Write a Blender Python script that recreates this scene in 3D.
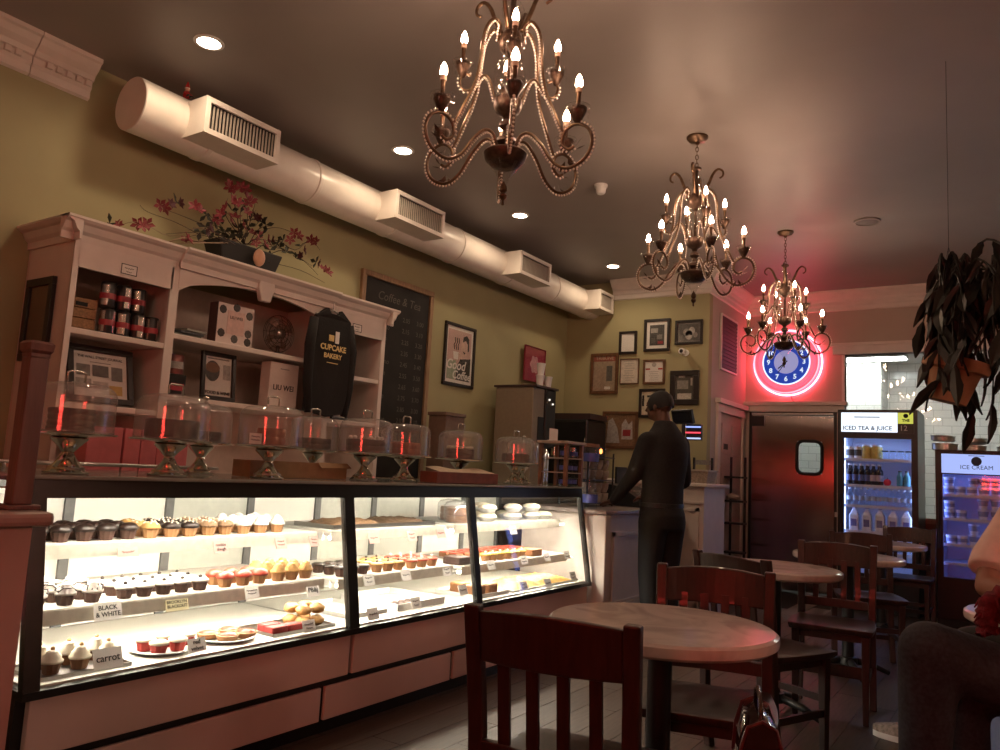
import bpy, bmesh, math, random
from mathutils import Vector, Matrix
random.seed(7)
S = bpy.context.scene
for o in list(bpy.data.objects): bpy.data.objects.remove(o)
C = S.collection
PI = math.pi
R = math.radians

# ---------------------------------------------------------------- camera
FPX, CAMH = 775.4, 1.17
yaw, pitch, roll = 0.593424, 0.1197, 0.05425
_f = Vector((-math.sin(yaw)*math.cos(pitch), math.cos(yaw)*math.cos(pitch), math.sin(pitch)))
_r0 = Vector((math.cos(yaw), math.sin(yaw), 0)); _u0 = _r0.cross(_f)
_r = _r0*math.cos(roll)+_u0*math.sin(roll); _u = _u0*math.cos(roll)-_r0*math.sin(roll)
CP = Vector((0, 0, CAMH))
cd = bpy.data.cameras.new('camera'); cam = bpy.data.objects.new('camera', cd); C.objects.link(cam)
cd.sensor_width = 36; cd.lens = FPX/1000*36; cd.clip_start = .02
m = Matrix((_r, _u, -_f)).transposed().to_4x4(); m.translation = CP; cam.matrix_world = m
S.camera = cam

# ---------------------------------------------------------------- world, exposure
w = bpy.data.worlds.new('night'); S.world = w; w.use_nodes = True
w.node_tree.nodes['Background'].inputs[0].default_value = (.012, .013, .02, 1)
S.view_settings.view_transform = 'Standard'; S.view_settings.look = 'None'
S.view_settings.exposure = 0.0; S.view_settings.gamma = 1
S.view_settings.use_curve_mapping = False
S.cycles.use_denoising = True
S.cycles.max_bounces = 8; S.cycles.diffuse_bounces = 4; S.cycles.glossy_bounces = 3
S.cycles.transparent_max_bounces = 24; S.cycles.transmission_bounces = 4
S.cycles.sample_clamp_indirect = 4.0
S.cycles.caustics_reflective = False; S.cycles.caustics_refractive = False

def area(name, loc, size, power, color, rot=(0, 0, 0), shape='RECTANGLE', size_y=None):
    l = bpy.data.lights.new(name, 'AREA'); l.shape = shape; l.size = size
    if size_y: l.size_y = size_y
    l.energy = power; l.color = color
    o = bpy.data.objects.new(name, l); C.objects.link(o); o.location = loc; o.rotation_euler = rot
    return o
K_BULB, K_SPOT, K_CASE, K_NEON, K_FILL = 195.0, 19.0, 105.0, 26.0, 52.0
ZC = 3.3                                   # ceiling height

# ---------------------------------------------------------------- helpers
def ray(x, y): return _f + _r*((x-500)/FPX) - _u*((y-375)/FPX)
def at(x, y, X=None, Y=None, Z=None):       # photo pixel -> point on a wall, front or level the thing touches
    d = ray(x, y)
    t = X/d.x if X is not None else (Y/d.y if Y is not None else (Z-CAMH)/d.z)
    return CP + d*t

def lin(c):
    if isinstance(c, str):
        c = c.lstrip('#'); c = [int(c[i:i+2], 16)/255 for i in (0, 2, 4)]
        c = [x/12.92 if x <= .04045 else ((x+.055)/1.055)**2.4 for x in c]
    return (c[0], c[1], c[2], 1)
MATS = {}
def mat(name, color, rough=.5, metal=0., var=.12, scale=30., bump=0., emit=None, estr=0., coat=0., stretch=None, spec=.5):
    if name in MATS: return MATS[name]
    m = bpy.data.materials.new(name); m.use_nodes = True; MATS[name] = m
    nt = m.node_tree; b = nt.nodes['Principled BSDF']; L = nt.links
    c = lin(color)
    b.inputs['Base Color'].default_value = c; b.inputs['Roughness'].default_value = rough
    b.inputs['Metallic'].default_value = metal; b.inputs['Coat Weight'].default_value = coat
    b.inputs['Specular IOR Level'].default_value = spec
    if var or bump:
        tc = nt.nodes.new('ShaderNodeTexCoord'); mp = nt.nodes.new('ShaderNodeMapping')
        if stretch: mp.inputs['Scale'].default_value = stretch
        n = nt.nodes.new('ShaderNodeTexNoise'); n.inputs['Scale'].default_value = scale; n.inputs['Detail'].default_value = 5
        L.new(tc.outputs['Object'], mp.inputs[0]); L.new(mp.outputs[0], n.inputs['Vector'])
        cr = nt.nodes.new('ShaderNodeValToRGB')
        cr.color_ramp.elements[0].position = .3; cr.color_ramp.elements[1].position = .7
        cr.color_ramp.elements[0].color = (c[0]*(1-var), c[1]*(1-var), c[2]*(1-var), 1)
        cr.color_ramp.elements[1].color = tuple(min(1, v*(1+var)) for v in c[:3])+(1,)
        L.new(n.outputs['Fac'], cr.inputs[0]); L.new(cr.outputs[0], b.inputs['Base Color'])
        if bump:
            bp = nt.nodes.new('ShaderNodeBump'); bp.inputs['Strength'].default_value = bump; bp.inputs['Distance'].default_value = .01
            L.new(n.outputs['Fac'], bp.inputs['Height']); L.new(bp.outputs[0], b.inputs['Normal'])
    if emit:
        b.inputs['Emission Color'].default_value = lin(emit); b.inputs['Emission Strength'].default_value = estr
    return m
def glass(name, tint=(1, 1, 1), rough=.02, base=.06, ior=1.45, haze=0.):
    # thin clear sheet: see-through, with a Fresnel mirror on top and a little haze of its own
    m = bpy.data.materials.new(name); m.use_nodes = True; MATS[name] = m; nt = m.node_tree; L = nt.links
    nt.nodes.remove(nt.nodes['Principled BSDF']); out = nt.nodes['Material Output']
    tr = nt.nodes.new('ShaderNodeBsdfTransparent'); tr.inputs[0].default_value = (*tint, 1)
    gl = nt.nodes.new('ShaderNodeBsdfGlossy'); gl.inputs['Roughness'].default_value = rough
    lw = nt.nodes.new('ShaderNodeLayerWeight'); lw.inputs[0].default_value = .5
    pw = nt.nodes.new('ShaderNodeMath'); pw.operation = 'POWER'; pw.inputs[1].default_value = 5
    ad = nt.nodes.new('ShaderNodeMath'); ad.operation = 'MULTIPLY_ADD'; ad.use_clamp = True; ad.inputs[1].default_value = 1-base; ad.inputs[2].default_value = base*.6
    mx = nt.nodes.new('ShaderNodeMixShader'); L.new(lw.outputs['Facing'], pw.inputs[0]); L.new(pw.outputs[0], ad.inputs[0]); L.new(ad.outputs[0], mx.inputs[0])
    src = tr
    if haze:
        df = nt.nodes.new('ShaderNodeBsdfDiffuse'); df.inputs[0].default_value = (.8, .8, .8, 1)
        m2 = nt.nodes.new('ShaderNodeMixShader'); m2.inputs[0].default_value = haze
        L.new(tr.outputs[0], m2.inputs[1]); L.new(df.outputs[0], m2.inputs[2]); src = m2
    L.new(src.outputs[0], mx.inputs[1]); L.new(gl.outputs[0], mx.inputs[2]); L.new(mx.outputs[0], out.inputs[0])
    return m
def emis(name, color, s):
    if name in MATS: return MATS[name]
    m = bpy.data.materials.new(name); m.use_nodes = True; MATS[name] = m; nt = m.node_tree
    nt.nodes.remove(nt.nodes['Principled BSDF'])
    e = nt.nodes.new('ShaderNodeEmission'); e.inputs[0].default_value = lin(color); e.inputs[1].default_value = s
    nt.links.new(e.outputs[0], nt.nodes['Material Output'].inputs[0]); return m

class MB:                                    # collects shapes, builds ONE mesh object
    def __init__(s): s.v = []; s.f = []
    def add(s, vs, fs):
        o = len(s.v); s.v += [tuple(v) for v in vs]; s.f += [tuple(i+o for i in f) for f in fs]; return s
    def box(s, x0, x1, y0, y1, z0, z1):
        return s.add([(x0,y0,z0),(x1,y0,z0),(x1,y1,z0),(x0,y1,z0),(x0,y0,z1),(x1,y0,z1),(x1,y1,z1),(x0,y1,z1)],
                     [(0,3,2,1),(4,5,6,7),(0,1,5,4),(1,2,6,5),(2,3,7,6),(3,0,4,7)])
    def cbox(s, c, d): return s.box(c[0]-d[0]/2, c[0]+d[0]/2, c[1]-d[1]/2, c[1]+d[1]/2, c[2]-d[2]/2, c[2]+d[2]/2)
    def lathe(s, prof, n=20, c=(0, 0, 0), axis='z', squash=1):
        vs = []; fs = []; k = len(prof)
        for i in range(n):
            a = 2*PI*i/n; ca, sa = math.cos(a), math.sin(a)*squash
            for r, h in prof:
                p = (r*ca, r*sa, h) if axis == 'z' else ((r*ca, h, r*sa) if axis == 'y' else (h, r*ca, r*sa))
                vs.append((p[0]+c[0], p[1]+c[1], p[2]+c[2]))
        for i in range(n):
            j = (i+1) % n
            for q in range(k-1):
                f = (i*k+q, j*k+q, j*k+q+1, i*k+q+1)
                fs.append(f if axis == 'z' or axis == 'x' else f[::-1])
        s.add(vs, fs)
        return s
    def tube(s, pts, r, n=8, closed=False, cap=True):
        pts = [Vector(p) for p in pts]; N = len(pts); rs = r if isinstance(r, (list, tuple)) else [r]*N
        vs = []; fs = []; up = Vector((0, 0, 1)); prev = None
        for i, p in enumerate(pts):
            t = (pts[(i+1) % N]-pts[i-1]) if closed else (pts[min(i+1, N-1)]-pts[max(i-1, 0)])
            t = t.normalized() if t.length > 1e-9 else Vector((0, 0, 1))
            if prev is None:
                a = t.cross(up if abs(t.z) < .95 else Vector((1, 0, 0))).normalized()
            else:
                a = (prev - t*prev.dot(t)); a = a.normalized() if a.length > 1e-6 else t.orthogonal().normalized()
            prev = a; b = t.cross(a)
            for k in range(n):
                q = 2*PI*k/n; vs.append(p + a*(rs[i]*math.cos(q)) + b*(rs[i]*math.sin(q)))
        for i in range(N if closed else N-1):
            j = (i+1) % N
            for k in range(n):
                l = (k+1) % n; fs.append((i*n+k, i*n+l, j*n+l, j*n+k))
        if cap and not closed:
            fs.append(tuple(range(n))[::-1]); fs.append(tuple((N-1)*n+k for k in range(n)))
        return s.add(vs, fs)
    def bar(s, a, b, wd, th, up=(0, 0, 1)):   # rectangular bar from a to b
        a = Vector(a); b = Vector(b); t = (b-a).normalized(); x = t.cross(Vector(up))
        x = x.normalized() if x.length > 1e-6 else t.orthogonal().normalized(); y = x.cross(t)
        vs = [p + x*(i*wd/2) + y*(j*th/2) for p in (a, b) for i, j in ((-1,-1),(1,-1),(1,1),(-1,1))]
        return s.add(vs, [(0,1,2,3),(7,6,5,4),(0,4,5,1),(1,5,6,2),(2,6,7,3),(3,7,4,0)])
    def prism(s, poly, d0, d1, axis='y'):     # polygon (a,b) pulled along axis
        n = len(poly)
        def P(a, b, d): return (a, d, b) if axis == 'y' else ((d, a, b) if axis == 'x' else (a, b, d))
        vs = [P(a, b, d0) for a, b in poly] + [P(a, b, d1) for a, b in poly]
        return s.add(vs, [tuple(range(n)), tuple(range(2*n-1, n-1, -1))] + [(i, i+n, (i+1) % n+n, (i+1) % n) for i in range(n)])
    def ball(s, c, r, n=8, k=5):
        rr = r if isinstance(r, (tuple, list)) else (r, r, r)
        vs = [(c[0], c[1], c[2]-rr[2])]
        for i in range(1, k):
            t = PI*i/k
            for j in range(n):
                a = 2*PI*j/n; vs.append((c[0]+rr[0]*math.sin(t)*math.cos(a), c[1]+rr[1]*math.sin(t)*math.sin(a), c[2]-rr[2]*math.cos(t)))
        vs.append((c[0], c[1], c[2]+rr[2])); fs = []
        for j in range(n): fs.append((0, 1+(j+1) % n, 1+j)); fs.append((len(vs)-1, 1+(k-2)*n+j, 1+(k-2)*n+(j+1) % n))
        for i in range(k-2):
            for j in range(n): fs.append((1+i*n+j, 1+i*n+(j+1) % n, 1+(i+1)*n+(j+1) % n, 1+(i+1)*n+j))
        return s.add(vs, fs)
    def grid(s, fn, nu, nv):
        vs = [fn(i/nu, j/nv) for i in range(nu+1) for j in range(nv+1)]
        return s.add(vs, [(i*(nv+1)+j, (i+1)*(nv+1)+j, (i+1)*(nv+1)+j+1, i*(nv+1)+j+1) for i in range(nu) for j in range(nv)])
    def xf(s, M):
        s.v = [tuple(M @ Vector(v)) for v in s.v]; return s
    def mesh(s, name, mt, smooth=False, bevel=0, seg=2, fix=True):
        me = bpy.data.meshes.new(name); me.from_pydata(s.v, [], s.f)
        if fix or bevel:
            bm = bmesh.new(); bm.from_mesh(me)
            if fix: bmesh.ops.recalc_face_normals(bm, faces=bm.faces)
            if bevel:
                ed = [e for e in bm.edges if len(e.link_faces) == 2 and e.calc_face_angle(0) > R(40)]
                bmesh.ops.bevel(bm, geom=ed, offset=bevel, segments=seg, affect='EDGES', profile=.5, clamp_overlap=True)
            bm.to_mesh(me); bm.free()
        if smooth is True: me.polygons.foreach_set('use_smooth', [True]*len(me.polygons))
        elif smooth:
            me.polygons.foreach_set('use_smooth', [True]*len(me.polygons)); me.set_sharp_from_angle(angle=R(smooth))
        if mt: me.materials.append(mt)
        return me
    def build(s, name, mt, parent=None, loc=None, rz=0, smooth=False, bevel=0, seg=2, label=None):
        return link(name, s.mesh(name, mt, smooth, bevel, seg), parent, loc, rz, label)
def link(name, me, parent=None, loc=None, rz=0, label=None):
    o = bpy.data.objects.new(name, me); C.objects.link(o)
    if parent: o.parent = parent
    if loc is not None: o.location = loc
    if rz: o.rotation_euler = (0, 0, rz)
    if label: o['label'] = label
    return o
def tag(o, label, cat=None, group=None, kind=None):
    o['label'] = label
    if cat: o['category'] = cat
    if group: o['group'] = group
    if kind: o['kind'] = kind
    return o
def struct(o): o['kind'] = 'structure'; return o
def thing(name, loc, label, cat, group=None, rz=0):
    o = bpy.data.objects.new(name, None); C.objects.link(o); o.location = loc; o.rotation_euler = (0, 0, rz); o.empty_display_size = .05
    return tag(o, label, cat, group)
def dup(root, loc, rz=None, label=None, group=None):
    def cp(o, par):
        c = o.copy(); C.objects.link(c); c.parent = par
        for ch in o.children: cp(ch, c)
        return c
    r = cp(root, None); r.location = loc
    if rz is not None: r.rotation_euler = (0, 0, rz)
    if label: r['label'] = label
    if group: r['group'] = group
    return r
def text_mesh(name, s, size, mt, extrude=.0006, align='CENTER', bold=0., shear=0):
    cu = bpy.data.curves.new(name, 'FONT'); cu.body = s; cu.size = size; cu.align_x = align; cu.align_y = 'CENTER'; cu.extrude = extrude
    cu.offset = bold; cu.shear = shear; cu.resolution_u = 3
    o = bpy.data.objects.new(name, cu)
    me = bpy.data.meshes.new_from_object(o)
    bpy.data.objects.remove(o); bpy.data.curves.remove(cu)
    me.name = name; me.materials.clear(); me.materials.append(mt); return me
# orientation of flat print: local x runs right, y up, z out of the face
FX = Matrix(((0, 0, 1), (1, 0, 0), (0, 1, 0))).to_4x4()      # faces +X (reader looks along -X)
FY = Matrix(((1, 0, 0), (0, 0, -1), (0, 1, 0))).to_4x4()     # faces -Y
def put(o, M, loc):
    mm = M.copy(); mm.translation = Vector(loc); o.matrix_local = mm; return o
def text(name, s, size, mt, parent, M, loc, **k):
    return put(link(name, text_mesh(name, s, size, mt, **k), parent), M, loc)
# ================================================================ materials
wallg = mat('olive_wall_paint', (.355, .325, .18), .75, var=.05, scale=3, bump=.03)
wallp = mat('cream_wall_paint', (.48, .40, .34), .75, var=.05, scale=3, bump=.03)
ceilm = mat('grey_ceiling_paint', (.30, .27, .25), .45, var=.05, scale=2, bump=.02)
white = mat('white_trim_paint', (.70, .63, .58), .45, var=.04, scale=12)
ductm = mat('white_duct_paint', (.78, .72, .66), .32, var=.05, scale=9, bump=.04)
darkm = mat('dark_grille', (.03, .03, .03), .6, var=0)
black = mat('black_paint', (.012, .012, .013), .35, var=.1)
blackr = mat('black_rubber', (.015, .015, .016), .7, var=.1)
steel = mat('brushed_steel', (.62, .60, .58), .30, 1., var=.05, scale=8, stretch=(60, 60, 1))
chrome = mat('polished_silver', (.86, .82, .74), .10, 1., var=.03)
plankm = [mat('dark_floor_plank_%d' % i, c, .42, var=.35, scale=9, bump=.12, stretch=(9, .8, 1))
          for i, c in enumerate([(.055, .035, .024), (.045, .029, .020), (.066, .043, .030)])]
gap = mat('floor_gap', (.012, .009, .007), .9, var=.1)
maho = mat('mahogany_stain', (.034, .011, .008), .42, var=.35, scale=14, stretch=(6, 6, .7), coat=.08)
walnut = mat('walnut_frame', (.13, .06, .03), .4, var=.3, scale=20, stretch=(1, 6, 1))
blackw = mat('black_frame_wood', (.016, .011, .010), .35, var=.2, scale=20)
brownw = mat('brown_frame_wood', (.12, .055, .025), .4, var=.25, scale=25)
paper = mat('white_paper', (.78, .76, .72), .7, var=.03)
ink = mat('black_ink', (.01, .01, .01), .7, var=0)
pinkp = mat('pink_panel', (.58, .45, .42), .4, var=.04, scale=6)
rwht = mat('white_plastic', (.8, .8, .78), .35, var=.02)
G_case = glass('case_glass', base=.05); G_dome = glass('acrylic_dome', base=.20, haze=.15, rough=.07); G_win = glass('window_glass', base=.07)
G_cry = glass('crystal', base=.16, ior=1.6); G_bot = glass('clear_bottle', tint=(.9, .95, 1), base=.08)

# ================================================================ room shell
XW, YF, XJ, YB, XR, Y0 = -4.3, 7.7, -2.63, 9.0, 2.3, -2.6
fl = struct(MB().box(XW-.1, XR+.1, Y0-.1, 12.2, -.15, -.004).build('floor', gap))
pw, plen = .16, 1.25
pmesh = [MB().box(-pw/2+.0015, pw/2-.0015, 0, plen-.003, -.004, 0).mesh('plank', mm) for mm in plankm]
for i in range(22):
    off = random.random()*plen
    for j in range(-1, 7):
        y = .85+off+j*plen
        if y+plen > YB or y < .2: continue
        if i > 20: continue
        o = link('plank', pmesh[random.randrange(3)], fl, (-2.66+pw/2+i*pw, y, 0))
struct(MB().box(XW-.1, XR+.1, Y0-.1, YB+.1, ZC, ZC+.1).build('ceiling', ceilm))
struct(MB().box(XW-.1, XW, Y0-.1, YF+.1, 0, ZC).build('wall_left', wallg))
struct(MB().box(XW, XJ, YF, YF+.1, 0, ZC).build('wall_frames', wallg))
struct(MB().box(XJ-.1, XJ, YF+.1, YB, 0, ZC).build('wall_jog', wallp))
struct(MB().box(XR, XR+.1, Y0-.1, YB+.1, 0, ZC).build('wall_right', wallg))
struct(MB().box(XW, XR, Y0-.1, Y0, 0, ZC).build('wall_front', wallg))
OX0, OZ0, OZ1 = -1.56, .9, 2.60            # kitchen opening
DX0, DX1, DZ = -2.58, -1.64, 1.97          # steel door
wb = MB()
wb.box(XJ, DX0, YB, YB+.1, 0, ZC); wb.box(DX0, DX1, YB, YB+.1, DZ, ZC); wb.box(DX1, OX0, YB, YB+.1, 0, ZC)
wb.box(OX0, XR, YB, YB+.1, OZ1, ZC); wb.box(OX0, XR, YB, YB+.1, 0, OZ0)
struct(wb.build('wall_back', wallp))
# crown moulding
CR = [(0, 0), (.12, 0), (.12, -.022), (.105, -.03), (.085, -.06), (.055, -.085), (.045, -.11), (.03, -.115), (.03, -.15), (.018, -.165), (.018, -.205), (0, -.215)]
def crown(name, a, b, nrm, mt, cut0=0, cut1=0):
    # profile swept from a to b (both on the wall line), nrm points into the room
    a = Vector(a); b = Vector(b); n = Vector(nrm); t = (b-a).normalized(); k = len(CR); vs = []
    for p, c in ((a, cut0), (b, cut1)):
        for d, h in CR: vs.append(p + n*d + t*(c*d) + Vector((0, 0, ZC+h)))
    fs = [(i, (i+1) % k, (i+1) % k+k, i+k) for i in range(k)] + [tuple(range(k)), tuple(range(2*k-1, k-1, -1))]
    return struct(MB().add(vs, fs).build(name, mt))
c1 = crown('trim_1', (XW, Y0, 0), (XW, 1.78, 0), (1, 0, 0), white)
c2 = crown('trim_2', (XW, 1.785, 0), (XW, 2.10, 0), (1, 0, 0), white)
db = MB()
y = .6
while y < 2.07:
    if not 1.74 < y < 1.82: db.box(XW+.03, XW+.052, y, y+.03, ZC-.147, ZC-.117)
    y += .052
db.build('dentil_row', white, c1)['kind'] = 'stuff'
crown('trim_3', (-3.72, YF, 0), (XJ, YF, 0), (0, -1, 0), white, 0, 1)
crown('trim_4', (XJ, YF, 0), (XJ, YB, 0), (1, 0, 0), white, -1, -1)
crown('trim_5', (XJ, YB, 0), (XR, YB, 0), (0, -1, 0), white, 1, 0)
# kitchen opening: casing, sill, glass
tb = MB(); tb.box(OX0-.03, OX0, YB-.012, YB+.1, OZ0-.05, OZ1+.02); tb.box(OX0-.12, XR, YB-.04, YB+.1, OZ1, OZ1+.09); tb.box(OX0-.14, XR, YB-.07, YB, OZ1+.09, OZ1+.12)
tb.box(OX0-.09, XR, YB-.06, YB+.1, OZ0-.05, OZ0)
wn = struct(tb.build('window_1', white)); MB().box(OX0, XR, YB+.045, YB+.051, OZ0, OZ1).build('pane', G_win, wn)
# kitchen beyond
def tile_mat(name, c, sx, sz):
    m = mat(name, c, .18, var=0); nt = m.node_tree; b = nt.nodes['Principled BSDF']
    tc = nt.nodes.new('ShaderNodeTexCoord'); mp = nt.nodes.new('ShaderNodeMapping'); mp.inputs['Rotation'].default_value = (R(90), 0, 0)
    br = nt.nodes.new('ShaderNodeTexBrick'); br.offset = 0.5; br.inputs['Scale'].default_value = 1
    br.inputs['Brick Width'].default_value = sx; br.inputs['Row Height'].default_value = sz; br.inputs['Mortar Size'].default_value = .003
    br.inputs['Color1'].default_value = lin(c); br.inputs['Color2'].default_value = tuple(v*.95 for v in lin(c)); br.inputs['Mortar'].default_value = tuple(v*.6 for v in lin(c))
    nt.links.new(tc.outputs['Object'], mp.inputs[0]); nt.links.new(mp.outputs[0], br.inputs['Vector']); nt.links.new(br.outputs[0], b.inputs['Base Color']); return m
tile = tile_mat('white_kitchen_tile', (.72, .74, .70), .2, .1)
struct(MB().box(-3.2, XR+.1, 11.2, 11.3, 0, 2.9).build('wall_kitchen_back', tile))
struct(MB().box(-3.3, -3.2, YB+.1, 11.3, 0, 2.9).build('wall_kitchen_left', tile))
struct(MB().box(XR, XR+.1, YB+.1, 11.3, 0, 2.9).build('wall_kitchen_right', tile))
struct(MB().box(-3.3, XR+.1, YB+.1, 11.3, 2.8, 2.9).build('ceiling_kitchen', rwht))
struct(MB().box(-1.95, -1.42, 10.6, 11.2, 0, 2.8).build('wall_kitchen_pillar', tile))
for i, (x, yy) in enumerate(((-1.72, 10.35), (.5, 9.9))):
    t = thing('kitchen_light', (x, yy, 2.8), ('white fluorescent ceiling light over the swing door side of the kitchen', 'white fluorescent ceiling light over the fridge side of the kitchen')[i], 'light')
    MB().box(-.62, .62, -.14, .14, -.05, -.0).build('housing', rwht, t)
    MB().box(-.6, .6, -.12, .12, -.062, -.05).build('diffuser', emis('kitchen_tube', (.95, 1, .96), 26), t)
# steel swing door
d = struct(MB().box(DX0, DX1, YB, YB+.1, DZ-.035, DZ).box(DX0, DX0+.03, YB, YB+.1, 0, DZ-.035).box(DX1-.03, DX1, YB, YB+.1, 0, DZ-.035).build('door_1', black))
wx0, wx1, wz0, wz1 = at(800, 0, Y=YB).x, at(823, 0, Y=YB).x, 1.33, 1.66
p0 = at(811, 474, Y=YB); p1 = at(811, 441, Y=YB); wz0, wz1 = p0.z, p1.z
sl = MB(); a, b = DX0+.035, DX1-.035
sl.box(a, wx0, YB-.01, YB+.03, .02, DZ-.04).box(wx1, b, YB-.01, YB+.03, .02, DZ-.04).box(wx0, wx1, YB-.01, YB+.03, .02, wz0).box(wx0, wx1, YB-.01, YB+.03, wz1, DZ-.04)
dsm = mat('steel_door_sheet', (.30, .25, .24), .15, 1., var=.08, scale=5, stretch=(40, 1, 1))
dsb = dsm.node_tree.nodes['Principled BSDF']; dsb.inputs['Anisotropic'].default_value = .92
dcx = dsm.node_tree.nodes.new('ShaderNodeCombineXYZ'); dcx.inputs[0].default_value = 1; dsm.node_tree.links.new(dcx.outputs[0], dsb.inputs['Tangent'])
_hx = Matrix.Translation((a, YB+.01, 0)) @ Matrix.Rotation(R(5.2), 4, 'Z') @ Matrix.Translation((-a, -YB-.01, 0))
leaf = sl.build('door_leaf', dsm, d, label='brushed steel swing door leaf'); leaf.matrix_local = _hx
def rrect(x0, x1, z0, z1, r, n=5):
    ps = []
    for cx, cz, a0 in ((x1-r, z1-r, 0), (x0+r, z1-r, 90), (x0+r, z0+r, 180), (x1-r, z0+r, 270)):
        for i in range(n+1):
            q = R(a0+90*i/n); ps.append((cx+r*math.cos(q), cz+r*math.sin(q)))
    return ps
MB().tube([(x, YB-.015, z) for x, z in rrect(wx0, wx1, wz0, wz1, .07)], .018, 8, closed=True).build('window_gasket', blackr, leaf, smooth=True)
MB().box(wx0, wx1, YB+.005, YB+.01, wz0, wz1).build('pane', G_win, leaf)
MB().box(a, a+.14, YB-.03, YB-.01, DZ-.16, DZ-.05).build('hinge_plate', black, d)
MB().box(a, b, YB-.028, YB-.012, DZ-.032, DZ-.012).build('header_strip', steel, d)
hd = MB().box(XJ, DX1+.08, YB-.05, YB, DZ+.0, DZ+.07).box(XJ, DX1+.11, YB-.08, YB, DZ+.07, DZ+.11)
struct(hd.build('trim_6', white))
# panelled door and vent on the jog wall
j0, j1 = at(716, 400, X=XJ).y, 8.93
jz = at(714, 402, X=XJ).z
dd = struct(MB().box(XJ, XJ+.03, j0, j0+.09, 0, jz-.09).box(XJ, XJ+.03, j1-.09, j1, 0, jz-.09).box(XJ, XJ+.035, j0-.01, j1, jz-.09, jz).box(XJ, XJ+.06, j0-.03, j1+.02, jz, jz+.05).build('door_2', white))
dl = MB().box(XJ, XJ+.008, j0+.09, j1-.09, .01, jz-.09).build('door_leaf', mat('pale_door_paint', (.52, .40, .36), .5, var=.05), dd)
for z0, z1 in ((.15, .85), (1.0, 1.35), (1.45, jz-.2)):
    for y0, y1 in ((j0+.17, (j0+j1)/2-.03), ((j0+j1)/2+.03, j1-.17)):
        MB().box(XJ+.008, XJ+.018, y0, y1, z0, z1).build('door_panel', MATS['pale_door_paint'], dl, bevel=.006)
MB().box(XJ+.02, XJ+.022, j0+.22, j0+.36, 1.5, 1.56).build('name_plate', black, dd)
v0, v1 = at(721, 315, X=XJ), at(736, 322, X=XJ); vb = at(721, 368, X=XJ)
vt = thing('wall_vent', (XJ, (v0.y+v1.y)/2, (v0.z+vb.z)/2), 'tall dark grille vent set high in the wall above the panelled door', 'vent')
hy, hz = (v1.y-v0.y)/2, (v0.z-vb.z)/2
MB().box(0, .012, -hy, hy, -hz, hz).build('backing', darkm, vt)
fr = MB(); fr.box(0, .02, -hy-.02, -hy, -hz-.02, hz+.02).box(0, .02, hy, hy+.02, -hz-.02, hz+.02).box(0, .02, -hy, hy, hz, hz+.02).box(0, .02, -hy, hy, -hz-.02, -hz).build('frame', white, vt)
n = 14; sm = MB().box(.012, .02, -hy, hy, -.008, .008).mesh('slat', mat('slat_grey', (.035, .032, .034), .6, var=0))
for i in range(n): link('slat', sm, vt, (0, 0, -hz+(i+.5)*2*hz/n))
# low wall with wooden post beside the case
pwl = struct(MB().box(-2.24, -2.06, Y0, 1.0, 0, .965).build('wall_low', pinkp))
MB().box(-2.28, -2.02, Y0, 1.035, .965, 1.0).build('ledge', mat('mauve_ledge', (.44, .33, .30), .4, var=.05), pwl, bevel=.012)
# ================================================================ ceiling things
GD = 'recessed ceiling downlights'
dn = ['lit recessed ceiling downlight nearest the small red doll', 'lit recessed ceiling downlight near the second duct vent', 'lit recessed ceiling downlight near the third duct vent', 'lit recessed ceiling downlight near the last duct vent by the picture wall']
for i, (px, py) in enumerate(((209, 42), (403, 150), (520, 215), (613, 266))):
    p = at(px, py, Z=ZC); t = thing('ceiling_downlight', p, dn[i], 'light', GD)
    MB().lathe([(.062, 0), (.078, 0), (.078, -.006), (.06, -.008), (.06, 0)], 24).build('trim_ring', rwht, t, smooth=30)
    MB().lathe([(0, -.002), (.06, -.002), (.06, -.004), (0, -.004)], 24).build('lamp_lens', emis('downlight_lens', (1, .80, .58), 30), t)
    l = bpy.data.lights.new('downlight', 'SPOT'); l.energy = K_SPOT; l.color = (1, .74, .48); l.spot_size = R(165); l.spot_blend = .6; l.shadow_soft_size = .06
    lo = bpy.data.objects.new('downlight', l); C.objects.link(lo); lo.parent = t; lo.location = (0, 0, -.02)
p = at(867, 221, Z=ZC); t = thing('ceiling_speaker', p, 'flat round grey speaker grille set in the ceiling', 'speaker')
MB().lathe([(.10, 0), (.10, -.012), (.085, -.015), (.085, 0)], 24).build('rim', ceilm, t, smooth=30); MB().lathe([(0, -.008), (.086, -.008), (.086, -.01), (0, -.012)], 24).build('grille', mat('grey_mesh', (.16, .15, .14), .6), t)
p = at(601, 185, Z=ZC); t = thing('smoke_detector', p, 'small white smoke detector hanging from the ceiling', 'detector')
MB().lathe([(0, 0), (.05, 0), (.048, -.02), (0, -.02)], 20).build('base', rwht, t, smooth=30); MB().lathe([(.04, -.02), (.036, -.055), (.025, -.07), (0, -.07)], 20).build('cover', rwht, t, smooth=30)
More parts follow.
